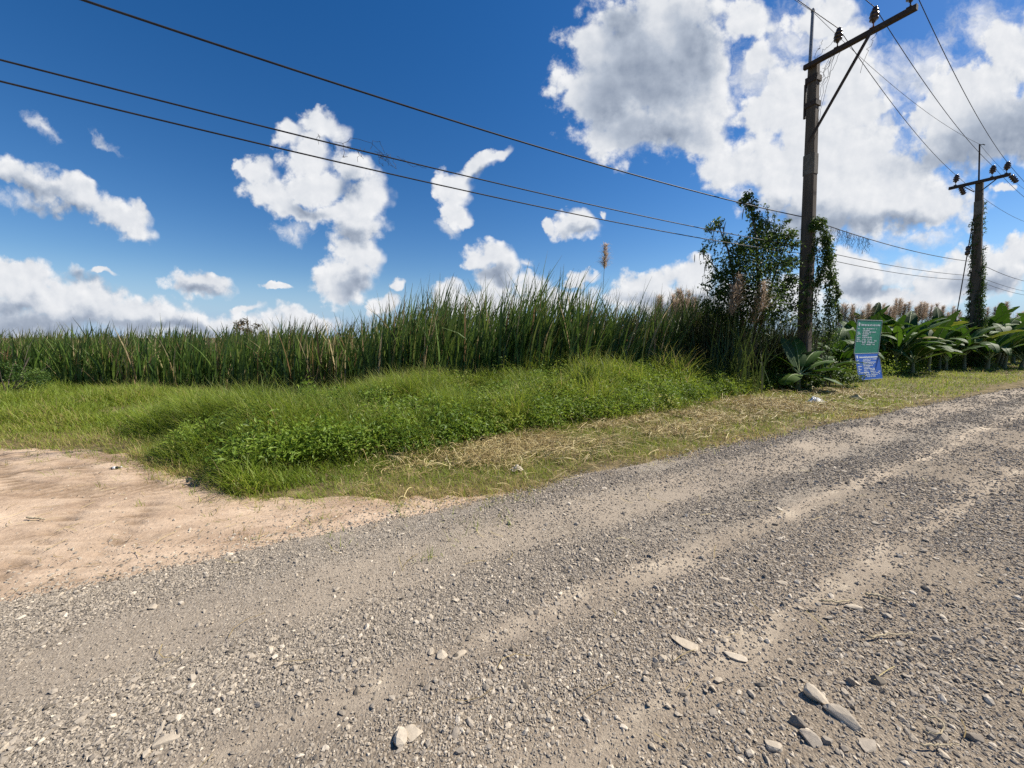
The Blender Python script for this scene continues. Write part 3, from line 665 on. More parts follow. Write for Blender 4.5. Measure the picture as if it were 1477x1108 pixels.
def build_straw():
    r2 = np.random.default_rng(41)
    m = leafmat('dry_straw', [(0.0, (0.14, 0.092, 0.040)), (0.4, (0.34, 0.25, 0.10)), (0.75, (0.54, 0.43, 0.19)), (1.0, (0.72, 0.61, 0.33))], trans=0.12, rough=0.6)
    ch = []
    for (s0, s1, n, wm) in ((0.2, 5, 3300, 0.85), (5, 10, 1900, 1.15), (10, 15.5, 1000, 1.6)):
        N = int((s1-s0)*3.2*n); s = r2.uniform(s0, s1, N); t = -3.1-r2.uniform(0, 4.2, N)
        c = bank_edge(s); v0 = verge_edge(s); q = (v0-t)/np.maximum(v0-c, 0.3)
        x, y = xy(s, t)
        mid = np.interp(s, [0, 2, 6, 10, 14], [0.85, 0.78, 0.62, 0.50, 0.5])
        p = np.exp(-((q-mid)/0.30)**2)*np.clip(0.45+2.4*fbm(x*1.0, y*1.0, 150, 4), 0.02, 1.4)*sstep(s, 0.0, 1.3)*(1-sstep(s, 12.8, 15.2))+0.03
        k = (r2.random(N) < p) & (t < v0+0.12) & (t > c-0.5); x, y, s = x[k], y[k], s[k]; K = len(x)
        L = r2.uniform(0.10, 0.46, K)*r2.uniform(0.6, 1.15, K)*(0.6+0.4*sstep(s, 0.8, 2.5)); segs = 5
        az = np.where(r2.random(K) < 0.45, R(24)+r2.normal(0, 0.5, K), r2.uniform(0, 6.28, K)); curl = r2.normal(0, 1.5, K)
        tt = np.linspace(0, 1, segs+1); a = az[:, None]+curl[:, None]*tt[None]
        st_ = (L/segs)[:, None]
        px = x[:, None]+np.concatenate([np.zeros((K, 1)), np.cumsum(np.cos(a[:, :-1])*st_, 1)], 1); py = y[:, None]+np.concatenate([np.zeros((K, 1)), np.cumsum(np.sin(a[:, :-1])*st_, 1)], 1)
        lift = r2.exponential(0.035, K)[:, None]*np.sin(np.pi*np.clip(tt[None]*r2.uniform(0.5, 1.1, K)[:, None], 0, 1))
        pz = ground_z(px, py)+r2.uniform(0.004, 0.06, K)[:, None]+lift
        w = (r2.uniform(0.0035, 0.0075, K)*wm)[:, None, None]*0.5
        nx = np.stack([-np.sin(a), np.cos(a), r2.normal(0, 0.5, K)[:, None]+0*a], -1)
        c0 = np.stack([px, py, pz], -1); v = np.stack([c0-nx*w, c0+nx*w], 2).reshape(-1, 3)
        i = np.arange(K)[:, None]*(2*(segs+1))+np.arange(segs)[None]*2
        f = np.stack([i, i+1, i+3, i+2], -1).reshape(-1, 4)
        ch.append((v, f, np.repeat(np.clip(r2.normal(0.5, 0.27, K), 0, 1), 2*(segs+1)), np.zeros(len(v))))
    # a few stalks blown on to the road and the side track
    N = 200; s = np.concatenate([r2.uniform(-1, 6, 120), r2.uniform(-7, 2, 620)]); t = np.concatenate([r2.uniform(-3.2, 0.5, 120), np.maximum(-3.3-r2.exponential(1.6, 620), -8.5)])
    k = (t > track_edge(s)) ; s = s[k]; t = t[k]; K = len(s); x, y = xy(s, t); z = np.where(t > road_edge(s), road_z(s, t), track_z(s, t))+0.018
    az = r2.uniform(0, 6.28, K); L = r2.uniform(0.05, 0.2, K); cu = r2.normal(0, 0.6, K)
    tt = np.linspace(0, 1, 4); a = az[:, None]+cu[:, None]*tt[None]
    c0 = np.stack([x[:, None]+np.cos(a)*L[:, None]*tt, y[:, None]+np.sin(a)*L[:, None]*tt, z[:, None]+0*a], -1); nx = np.stack([-np.sin(a), np.cos(a), 0.3+0*a], -1)*0.0017
    v = np.stack([c0-nx, c0+nx], 2).reshape(-1, 3); i = np.arange(K)[:, None]*8+np.arange(3)[None]*2
    ch.append((v, np.stack([i, i+1, i+3, i+2], -1).reshape(-1, 4), np.repeat(np.clip(r2.normal(0.45, 0.3, K), 0, 1), 8), np.zeros(len(v))))
    stuff('dry_straw', ch, m, 'cut straw lying loose along the verge')
# ---------------------------------------------------------------- reeds
RX = np.array([-40, -20, -12, -8, -5.5, -4.2, -3.2, -2.4, 0, 2, 3, 5, 7, 9, 14]); RH = np.array([1.86, 1.88, 2.02, 2.05, 2.14, 2.34, 2.86, 3.04, 2.84, 2.58, 2.36, 2.45, 2.75, 2.5, 2.4])
FX = np.array([-60, -30, -17, -10, -5, -2, 0.5, 3, 5, 7, 9.5, 14]); FY = np.array([20, 15.5, 13.2, 12.2, 10.8, 9.7, 9.4, 10.3, 11.7, 13.3, 16, 21])
def build_reeds():
    r2 = np.random.default_rng(51)
    m = leafmat('reed_leaves', [(0.0, (0.030, 0.062, 0.014)), (0.35, (0.062, 0.120, 0.022)), (0.62, (0.110, 0.180, 0.030)), (0.80, (0.18, 0.22, 0.05)), (0.88, (0.22, 0.13, 0.06)), (1.0, (0.46, 0.37, 0.20))], tip=(0.16, 0.14, 0.055), tip_from=0.85, trans=0.3)
    ch = []
    for (N, d0, d1, x0, x1, wm) in ((10500, 0.0, 2.2, -26, 11, 1.0), (6500, 2.2, 5.5, -34, 13, 1.5), (5000, 5.5, 12, -50, 13, 2.4)):
        x = r2.uniform(x0, x1, N); d = r2.uniform(d0, d1, N); y = np.interp(x, FX, FY)+d+0.35*fbm(x*0.8, x*0, 160, 3)
        cl = fbm(x*0.9, y*0.9, 170, 4); k = r2.random(N) < np.clip(0.75+1.2*cl, 0.2, 1)
        x, y, d, cl = x[k], y[k], d[k], cl[k]; K = len(x)
        h = np.interp(x*(np.interp(x, FX, FY)/y), RX, RH)
        dist = np.minimum(y/np.interp(x, FX, FY), 1.6)
        h = 1.6+(h-1.6)*dist+0.15
        tall = r2.random(K)
        H = h*(0.58+0.40*tall+0.24*cl+0.30*fbm(x*1.6, y*1.2, 190, 3))+np.where(r2.random(K) < 0.06, r2.uniform(0.1, 0.5, K)*sstep(h, 1.3, 2.6), 0)
        brown = sstep(fbm(x*0.7, y*0.3, 180, 3), 0.17, 0.40)
        tint = 0.43+0.34*cl+r2.normal(0, 0.2, K)+np.where(r2.random(K) < 0.05, 0.5, 0)+np.where(r2.random(K) < brown*0.5, 0.40, 0)
        az = np.where(r2.random(K) < 0.75, r2.normal(0.0, 0.6, K), r2.uniform(0, 6.28, K))       # most lean with the wind
        W = r2.uniform(0.03, 0.072, K)*wm
        b = np.stack([x, y, base_z(x, y)-0.05], -1)
        lean = np.abs(r2.normal(0.07, 0.08, K)); bend = np.abs(r2.normal(0.40, 0.28, K))+np.where(r2.random(K) < 0.10, r2.uniform(0.5, 1.6, K), 0)
        v, f, al, own = blades(b, H, W, az, lean, bend, 6, taper=2.6, face=r2.uniform(0, 3.14, K))
        ch.append((v, f, np.clip(tint, 0, 1)[own], al))
        if d0 == 0.0:      # broken dry stalks at the front
            q = r2.random(K) < 0.02; b2 = b[q]; n2 = len(b2)
            v, f, al, own = blades(b2, r2.uniform(0.4, 1.3, n2), r2.uniform(0.012, 0.03, n2), r2.uniform(0, 6.28, n2), r2.uniform(0.3, 1.2, n2), r2.uniform(0, 1, n2), 4, taper=4)
            ch.append((v, f, np.full(len(v), 0.97), al*0))
    stuff('reeds', ch, m, 'dense bed of tall green reeds behind the grass bank')
def plume_stalk(mb_s, mb_p, p0, h, az, lean, r2, size=0.3, n=150):
    t = np.linspace(0, 1, 7); a = lean*t**1.5
    pts = np.stack([p0[0]+np.sin(a)*np.cos(az)*h*t, p0[1]+np.sin(a)*np.sin(az)*h*t, p0[2]+h*t*np.cos(a*0.5)], -1)
    mb_s.tube(pts, np.linspace(0.010, 0.004, 7), 5)
    top = pts[-1]; q = r2.random(n)
    b = top+np.stack([r2.normal(0, 0.02, n), r2.normal(0, 0.02, n), (q-0.75)*size*1.35], -1)
    v, f, al, own = blades(b, size*r2.uniform(0.3, 0.75, n)*(1.15-0.6*q), r2.uniform(0.008, 0.018, n), r2.uniform(0, 6.28, n), r2.uniform(0.4, 1.25, n), r2.uniform(0.3, 1.3, n), 3, taper=3)
    mb_p.add(v, f, np.clip(0.5+r2.normal(0, 0.2, len(q)), 0, 1)[own])
    return top
def build_plumes():
    r2 = np.random.default_rng(61)
    ms = leafmat('plume_stalk', [(0, (0.10, 0.12, 0.04)), (1, (0.2, 0.19, 0.08))], trans=0.1)
    mp = leafmat('plume_fluff', [(0, (0.23, 0.175, 0.115)), (0.5, (0.39, 0.31, 0.215)), (1, (0.56, 0.47, 0.35))], trans=0.5)
    ml = leafmat('plume_leaves', [(0, (0.03, 0.055, 0.014)), (0.6, (0.07, 0.11, 0.025)), (1, (0.20, 0.17, 0.07))], trans=0.25)
    def clump(x, y, tops, label, group, nl=120, lh=2.2, size=0.34, n=150):
        z = float(base_z(np.array([x]), np.array([y]))[0])
        root = empty('plumed_reed', (x, y, z)); tag(root, label, 'reed', group)
        for (dx, dy, h) in tops:
            s, p = MB(), MB(); plume_stalk(s, p, (dx, dy, 0), h, r2.normal(0.2, 0.6), abs(r2.normal(0.07, 0.05)), r2, size, n)
            so_ = s.build('stalk', ms, root); p.build('plume', mp, so_)
        if nl:
            k = MB(); b = np.stack([r2.normal(0, 0.4, nl), r2.normal(0, 0.3, nl), np.zeros(nl)], -1)
            v, f, al, own = blades(b, r2.uniform(0.5, 1, nl)*lh*1.15, r2.uniform(0.022, 0.05, nl), r2.uniform(0, 6.28, nl), np.abs(r2.normal(0.14, 0.12, nl)), r2.uniform(0.2, 1.3, nl), 5, taper=2.2)
            k.add(v, f, np.clip(r2.normal(0.5, 0.25, nl), 0, 1)[own]); k.build('foliage', ml, root)
        return root
    p = at(866, 500, 10.2); clump(p.x, 10.2, [(0, 0, at(868, 392, 10.2).z)], 'single tall reed with one feathery plume rising above the reed bed', None, 14, 2.0, 0.44, 330)
    p = at(1056, 500, 10.7); clump(p.x, 10.7, [(-0.15, 0, 2.75), (0.42, -.1, 2.85), (.62, .1, 2.5), (0.05, 0.1, 3.1)], 'brown plumed reeds with drooping dry leaves at the foot of the vine-covered tree', None, 130, 2.3, 0.6, 330)
    far = [(1240, 20.5, 'lone plumed reed clump just above the left corner of the green sign', 2, 3.15), (1272, 22, 'plumed reed clump directly above the green sign', 5, 3.4), (1300, 23, 'tallest brown plumed reed clump, between the green sign and the far pole', 7, 3.75), (1322, 23.5, 'brown plumed reed clump just right of the tallest plumed clump', 6, 3.7), (1352, 25, 'plumed reed clump left of the guy wire of the far pole', 4, 3.5),
           (1436, 25, 'plumed reed clump just right of the far pole', 6, 3.95), (1463, 26, 'plumed reed clump farthest right behind the banana plants', 4, 3.7), (985, 15, 'brown-tipped plumed reed clump left of the vine-covered tree', 4, 2.95), (955, 14.6, 'low plumed reed clump at the right end of the reed bed', 3, 2.75), (1205, 19, 'thin plumed reed clump between the near pole and the green sign', 3, 3.2)]
    for px, Y, lab, k, h in far:
        q = at(px, 500, Y)
        clump(q.x, Y, [(r2.normal(0, 0.38), r2.normal(0, 0.3), h*r2.uniform(0.80, 0.95)) for _ in range(k+2)], lab, 'plumed reeds behind the roadside plants', 260, min(h*0.92, 3.1), 0.72, 420)
# ---------------------------------------------------------------- tree, vines, bushes
def tendril(mb, p0, p1, sag, r, r2, seg=14, wob=0.03, sides=5):
    t = np.linspace(0, 1, seg)[:, None]; p = np.array(p0)*(1-t)+np.array(p1)*t
    p[:, 2] -= sag*4*t[:, 0]*(1-t[:, 0]); p += r2.normal(0, wob, p.shape)*np.sin(np.pi*t)
    mb.tube(p, r, sides); return p
def crown_mesh(name, clumps, mat, parent, r2, size=(0.05, 0.1), pitch=0.5):
    P, T, S = [], [], []
    for (c, rad, n, tb) in clumps:
        q = r2.normal(0, 1, (n, 3)); q /= np.linalg.norm(q, axis=1)[:, None]; q *= (r2.random(n)**0.45)[:, None]*np.array(rad)
        q *= (1+0.35*r2.normal(0, 1, (n, 1)).clip(-1, 1.5)*0.6)
        P.append(np.array(c)+q); T.append(np.clip(tb+r2.normal(0, 0.16, n), 0, 1)); S.append(r2.uniform(*size, n))
    P = np.concatenate(P); T = np.concatenate(T); S = np.concatenate(S); n = len(P)
    v, f, own = leaves(P, r2.uniform(0, 6.28, n), r2.normal(pitch, 0.5, n), S, 0.5)
    return mesh_obj(name, v, f, mat, parent, {'tint': T[own], 'along': np.zeros(len(v))})
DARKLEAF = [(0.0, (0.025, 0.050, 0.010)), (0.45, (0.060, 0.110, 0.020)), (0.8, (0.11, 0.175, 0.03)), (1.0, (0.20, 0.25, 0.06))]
def local(p, o): return np.array(p)-np.array(o)
def build_tree():
    r2 = np.random.default_rng(71); Y = 11.6
    bark = plain('grey_bark', (0.07, 0.055, 0.04), (0.16, 0.13, 0.10), 12, 0.9, 0.5, 40)
    lf = leafmat('tree_leaves', DARKLEAF, trans=0.3); pod = leafmat('pod_skin', [(0, (0.05, 0.06, 0.02)), (1, (0.14, 0.11, 0.045))], trans=0.1)
    b = at(1088, 545, Y); o = Vector((b.x, Y, base_z(np.array([b.x]), np.array([Y]))[0]))
    root = empty('vine_covered_tree', o); tag(root, 'dark green tree smothered in vines with a leafy spire, left of the near utility pole', 'tree')
    L = lambda px, py, dy=0.0: np.array(at(px, py, Y+dy)-o)
    mb = MB()
    for pts, r in (([(1090, 560), (1088, 480), (1094, 420), (1092, 350), (1085, 310), (1078, 283)], (0.075, 0.06, 0.05, 0.035, 0.02, 0.01)), ([(1082, 560), (1070, 460), (1058, 400), (1050, 360), (1036, 325)], (0.06, 0.05, 0.035, 0.025, 0.012)), ([(1094, 480), (1110, 420), (1128, 365), (1140, 335)], (0.045, 0.035, 0.02, 0.01)), ([(1088, 470), (1120, 430), (1146, 400)], (0.04, 0.025, 0.012)), ([(1060, 420), (1030, 385), (1012, 362)], (0.025, 0.015, 0.008)), ([(1075, 430), (1065, 380), (1064, 345)], (0.03, 0.02, 0.01)), ([(1094, 400), (1106, 340), (1108, 305)], (0.03, 0.018, 0.006))):
        p = np.array([L(*q, dy=r2.normal(0, 0.12)) for q in pts]); mb.tube(p, r, 8)
    mb.build('trunk', bark, root, True)
    k = Y/FPX
    cl = []
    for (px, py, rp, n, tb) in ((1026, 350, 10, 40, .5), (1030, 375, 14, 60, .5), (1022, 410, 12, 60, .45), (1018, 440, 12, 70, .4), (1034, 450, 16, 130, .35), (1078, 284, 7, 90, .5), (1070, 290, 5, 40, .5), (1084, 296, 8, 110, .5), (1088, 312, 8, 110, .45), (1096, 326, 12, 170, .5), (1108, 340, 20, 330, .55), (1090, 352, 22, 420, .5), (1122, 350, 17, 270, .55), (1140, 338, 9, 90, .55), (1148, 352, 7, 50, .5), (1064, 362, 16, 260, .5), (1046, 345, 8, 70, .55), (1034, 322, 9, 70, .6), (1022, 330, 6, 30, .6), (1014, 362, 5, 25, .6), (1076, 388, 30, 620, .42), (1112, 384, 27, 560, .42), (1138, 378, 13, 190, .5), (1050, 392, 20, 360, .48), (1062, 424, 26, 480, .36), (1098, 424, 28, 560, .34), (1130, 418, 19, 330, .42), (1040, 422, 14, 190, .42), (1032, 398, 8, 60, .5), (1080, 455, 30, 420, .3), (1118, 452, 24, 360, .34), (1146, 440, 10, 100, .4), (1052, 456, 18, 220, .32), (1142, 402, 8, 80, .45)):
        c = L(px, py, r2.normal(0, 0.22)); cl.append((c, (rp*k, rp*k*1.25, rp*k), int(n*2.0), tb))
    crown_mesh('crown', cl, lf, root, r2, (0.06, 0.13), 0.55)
    for i in range(44):                                           # long seed pods hanging in bunches on the left side
        bx, by = [(1036, 322), (1028, 326), (1042, 330), (1050, 345), (1014, 362), (1022, 375), (1030, 352), (1045, 372), (1078, 292), (1060, 400), (1016, 395), (1026, 418)][i % 12]
        p = L(bx+r2.normal(0, 6), by+r2.normal(0, 5), r2.normal(-0.25, 0.12)); n1 = r2.uniform(0.22, 0.42)
        m = MB(); t = np.linspace(0, 1, 5); az = r2.uniform(0, 6.28)
        c = p+np.stack([0.05*np.sin(t*2)*np.cos(az), 0.05*np.sin(t*2)*np.sin(az), -n1*t], -1); w = np.array([0.003, 0.011, 0.012, 0.011, 0.003])
        e = np.array([math.cos(az+1), math.sin(az+1), 0]); v = np.stack([c-e*w[:, None], c+e*w[:, None]], 1).reshape(-1, 3)
        j = np.arange(4)*2; m.add(v, np.stack([j, j+1, j+3, j+2], -1), r2.random()); q = m.build('seed_pod', pod, root)
        q.data.attributes.new('along', 'FLOAT', 'POINT')
    # vine spray thrown up above the crown
    vl = []
    for a_, b_, sg in (((1108, 345), (1106, 296), 0), ((1118, 340), (1117, 308), 0), ((1124, 338), (1140, 318), -0.1), ((1126, 345), (1152, 352), 0.1), ((1100, 350), (1150, 380), 0.2), ((1062, 400), (1052, 470), 0), ((1120, 400), (1128, 480), 0.0), ((1040, 400), (1034, 470), 0)):
        mv = MB(); p = tendril(mv, L(*a_), L(*b_, dy=-0.3), sg, 0.006, r2); vl += [(q, (0.06, 0.06, 0.06), 9, 0.5) for q in p[3:]]; mv.build('vine_stem', bark, root)
    crown_mesh('vine_leaves', vl, lf, root, r2, (0.04, 0.08), 0.6)
    # dark growth at its foot
    for (px, Yq, h, n, w, lab) in ((1010, 12.2, 2.6, 420, 0.5, 'dark reedy thicket left of the trunk of the vine-covered tree'), (1042, 12.0, 2.7, 420, 0.5, 'dark tangled thicket in front of the trunk of the vine-covered tree'), (1118, 12.6, 2.9, 480, 0.6, 'dark thicket between the vine-covered tree and the near pole'), (975, 13.4, 2.45, 360, 0.55, 'dark leafy thicket at the right end of the reed bed')):
        q = at(px, 520, Yq); z = float(base_z(np.array([q.x]), np.array([Yq]))[0]); t = empty('thicket', (q.x, Yq, z)); tag(t, lab, 'thicket', 'dark thickets round the vine-covered tree')
        m = MB(); bb = np.stack([r2.normal(0, w, n), r2.normal(0, 0.35, n), np.zeros(n)], -1)
        v, f, al, own = blades(bb, h*r2.uniform(0.55, 1.08, n), r2.uniform(0.012, 0.03, n), r2.uniform(0, 6.28, n), np.abs(r2.normal(0.08, 0.08, n)), np.abs(r2.normal(0.4, 0.5, n)), 5, taper=2.5)
        m.add(v, f, np.clip(r2.normal(0.32, 0.28, n), 0, 1)[own])
        mt = bpy.data.materials.get('thicket_stems') or leafmat('thicket_stems', [(0, (0.018, 0.026, 0.009)), (0.5, (0.04, 0.055, 0.016)), (0.8, (0.085, 0.075, 0.03)), (1, (0.2, 0.15, 0.08))], trans=0.15)
        m.build('stems', mt, t); m2 = [((r2.normal(0, w), r2.normal(0, 0.3), h*r2.uniform(0.1, 0.85)), (0.28, 0.28, 0.3), 90, r2.normal(0.3, 0.12)) for _ in range(18)]
        crown_mesh('foliage', m2, lf, t, r2, (0.04, 0.09), 0.5)
def build_bushes():
    r2 = np.random.default_rng(81); lf = leafmat('bush_leaves', [(0, (0.03, 0.065, 0.012)), (0.5, (0.07, 0.13, 0.02)), (1, (0.16, 0.22, 0.04))], trans=0.3)
    bark = bpy.data.materials['grey_bark']; brown = leafmat('dry_leaves', [(0, (0.07, 0.06, 0.025)), (0.6, (0.13, 0.10, 0.045)), (1, (0.21, 0.14, 0.07))], trans=0.2)
    yel = leafmat('yellow_leaves', [(0, (0.10, 0.15, 0.02)), (1, (0.24, 0.27, 0.05))], trans=0.35)
    for (px, Y, h, w, n, mat, sz, lab, cat) in ((2, 10.3, 1.15, 0.95, 3600, lf, (0.035, 0.07), 'low rounded green bush at the far left beside the side track', 'bush'), (903, 11.6, 2.05, 0.42, 420, yel, (0.1, 0.2), 'yellow-green bush poking up right of the single plumed reed', 'bush'), (936, 12.6, 1.9, 0.5, 700, lf, (0.05, 0.1), 'small green bush between the yellow-green bush and the dark thicket', 'bush'), (360, 30, 3.75, 1.25, 2300, brown, (0.10, 0.22), 'small brownish tree far behind the reeds on the left', 'tree'), (1180, 13.8, 2.5, 0.65, 1700, lf, (0.06, 0.12), 'green bush behind the foot of the near pole', 'bush'), (1200, 12.0, .85, .75, 1900, lf, (0.06, .12), 'low leafy bush in front of the near pole beside the young banana plant', 'bush'), (1163, 11.5, .95, .42, 1300, lf, (0.07, .15), 'broad-leaved green bush hiding the foot of the near pole', 'bush'), (1128, 11.5, .75, .55, 900, lf, (0.05, .11), 'low leafy bush left of the near pole foot', 'bush')):
        q = at(px, 520, Y); z = float(base_z(np.array([q.x]), np.array([Y]))[0]); far = cat == 'tree'
        t = empty('small_tree' if far else 'bush', (q.x, Y, z)); tag(t, lab, cat)
        m = MB()
        for k in range(7):
            e = np.array([r2.normal(0, w*0.5), r2.normal(0, w*0.5), h*r2.uniform(0.65, 0.95)]); m.tube(np.array([[0, 0, 0], e*0.5+r2.normal(0, .03, 3), e]), (0.03*h/2, 0.018*h/2, 0.006), 6)
        m.build('trunk' if far else 'stem', bark, t)
        c = []
        for k in range(22):
            a = r2.uniform(0, 6.28); rr = w*math.sqrt(r2.random()); zz = h*(r2.uniform(0.6, 0.98) if far else r2.uniform(0.12, 0.88))*(1-0.45*(rr/w)**2)
            c.append(((rr*math.cos(a), rr*math.sin(a), zz), (w*0.28,)*2+(h*(0.09 if far else 0.14),), n//22, r2.normal(0.45, 0.15)))
        crown_mesh('crown' if far else 'foliage', c, mat, t, r2, sz, 0.3)
# ---------------------------------------------------------------- banana plants
def banana_leaf(name, mats, parent, r2, Lg, W, az, up, droop, tint, torn=0.35, base=(0, 0, 0), twist=0.0):
    n = 22; t = np.linspace(0, 1, n+1)
    ang = up-droop*t**1.4                                  # elevation along the leaf
    ds = Lg/n
    h = np.concatenate([[0], np.cumsum(np.cos(ang[:-1])*ds)]); z = np.concatenate([[0], np.cumsum(np.sin(ang[:-1])*ds)])
    c = np.stack([base[0]+h*math.cos(az), base[1]+h*math.sin(az), base[2]+z], -1)
    d = np.stack([np.cos(ang)*math.cos(az), np.cos(ang)*math.sin(az), np.sin(ang)], -1)
    side = np.array([-math.sin(az), math.cos(az), 0.0]); nr = np.cross(d, side)
    pet = 0.14
    w = np.where(t < pet, 0.0, W*np.sin(np.pi*np.clip((t-pet)/(1-pet), 0, 1)**0.75)**0.55)
    V, F, T = [], [], []; nv = 0
    for sg in (-1, 1):
        i = int(pet*n)+1; fl = r2.normal(0.25, 0.2)
        while i < n:
            L = min(int(r2.integers(1, 4) if r2.random() < torn else r2.integers(4, 9)), n-i); j = i+L
            g = 0.12 if r2.random() < torn else 0.0
            fl = fl*0.6+0.4*r2.normal(0.25, 0.3); fw = 0.12*Lg*r2.uniform(0.6, 1.2)
            rows = np.linspace(i, j, L+1); cc = np.stack([np.interp(rows-(0 if q else 0), np.arange(n+1), c[:, q]) for q in range(3)], -1)
            shr = np.where(np.arange(L+1) == L, 1-g, 1.0)
            ww = np.interp(rows, np.arange(n+1), w); dd = np.stack([np.interp(rows, np.arange(n+1), d[:, q]) for q in range(3)], -1); nn = np.stack([np.interp(rows, np.arange(n+1), nr[:, q]) for q in range(3)], -1)
            for m_, off in enumerate((0.0, 0.5, 1.0)):
                a = fl*off+0.35*(0.5-off)+twist*sg
                out = side*sg*math.cos(a)*1.0+np.array([0, 0, -1.0])*math.sin(a)
                V.append(cc+ww[:, None]*0.5*off*2*0.5*out*2*0.5*2*shr[:, None]+dd*(ww[:, None]*0.22*off)*(1-g*0.5))
                T.append(np.full(L+1, tint+r2.normal(0, 0.02)))
            for m_ in range(2):
                q = nv+m_*(L+1)+np.arange(L); F.append(np.stack([q, q+1, q+L+2, q+L+1], -1))
            nv += 3*(L+1); i = j
    o = mesh_obj(name, np.concatenate(V), np.concatenate(F), mats[0], parent, {'tint': np.clip(np.concatenate(T), 0, 1), 'along': np.zeros(nv)}, smooth=False)
    rb = MB(); rb.tube(c-np.array([0, 0, 0.004]), np.linspace(0.022, 0.004, n+1)*max(0.6, Lg/1.8), 6, 0.6); rbo = rb.build('midrib', mats[1], o, True)
    return o
def banana_mats():
    m, nt = newmat('banana_leaf'); g = G_(nt)
    c = g.ramp(g.attr('tint'), [(0.0, (0.028, 0.062, 0.012)), (0.5, (0.060, 0.125, 0.020)), (0.8, (0.11, 0.18, 0.03)), (0.92, (0.24, 0.22, 0.06)), (1.0, (0.22, 0.15, 0.08))])
    c = g.mix(0.5, c, g.ramp(g.noise(6, 6, 0.6), [(0.3, (0.75, 0.75, 0.75)), (0.7, (1.2, 1.15, 1.0))]), 'MULTIPLY')
    g.out(c, 0.6, 0.2, None, 0, 0.24, g.mix(1.0, c, (1.5, 1.6, 0.8), 'MULTIPLY'))
    st_m = plain('banana_stem', (0.10, 0.13, 0.05), (0.24, 0.20, 0.11), 5, 0.6, 0.3, 30, (3, 3, 0.6))
    rib = plain('banana_midrib', (0.22, 0.28, 0.10), (0.34, 0.38, 0.16), 5, 0.5)
    return (m, rib, st_m)
def banana(mats, r2, h, nl, label, group, Lg=1.7, spread=1.0, tints=(0.36, 0.2)):
    root = empty('banana_plant', (0, 0, 0)); tag(root, label, 'banana plant', group)
    s = MB(); lean = r2.normal(0, 0.06, 2)
    z = np.linspace(-0.05, h, 8); p = np.stack([lean[0]*z, lean[1]*z, z], -1); s.tube(p, np.linspace(0.10, 0.045, 8)*(0.7+h*0.25), 10); s.build('stem', mats[2], root, True)
    for i in range(nl):
        az = i*2.4+r2.normal(0, 0.3); up = r2.uniform(0.75, 1.45) if i > 1 else 1.4
        banana_leaf('leaf', mats, root, r2, Lg*r2.uniform(0.75, 1.15), r2.uniform(0.13, 0.21)*Lg/1.7, az, up, r2.uniform(0.7, 2.4)*spread, r2.normal(*tints)+(0.4 if r2.random() < 0.1 else 0), r2.uniform(0.6, 0.97), base=tuple(p[-1-(i % 2)]), twist=r2.normal(0, 0.15))
    return root
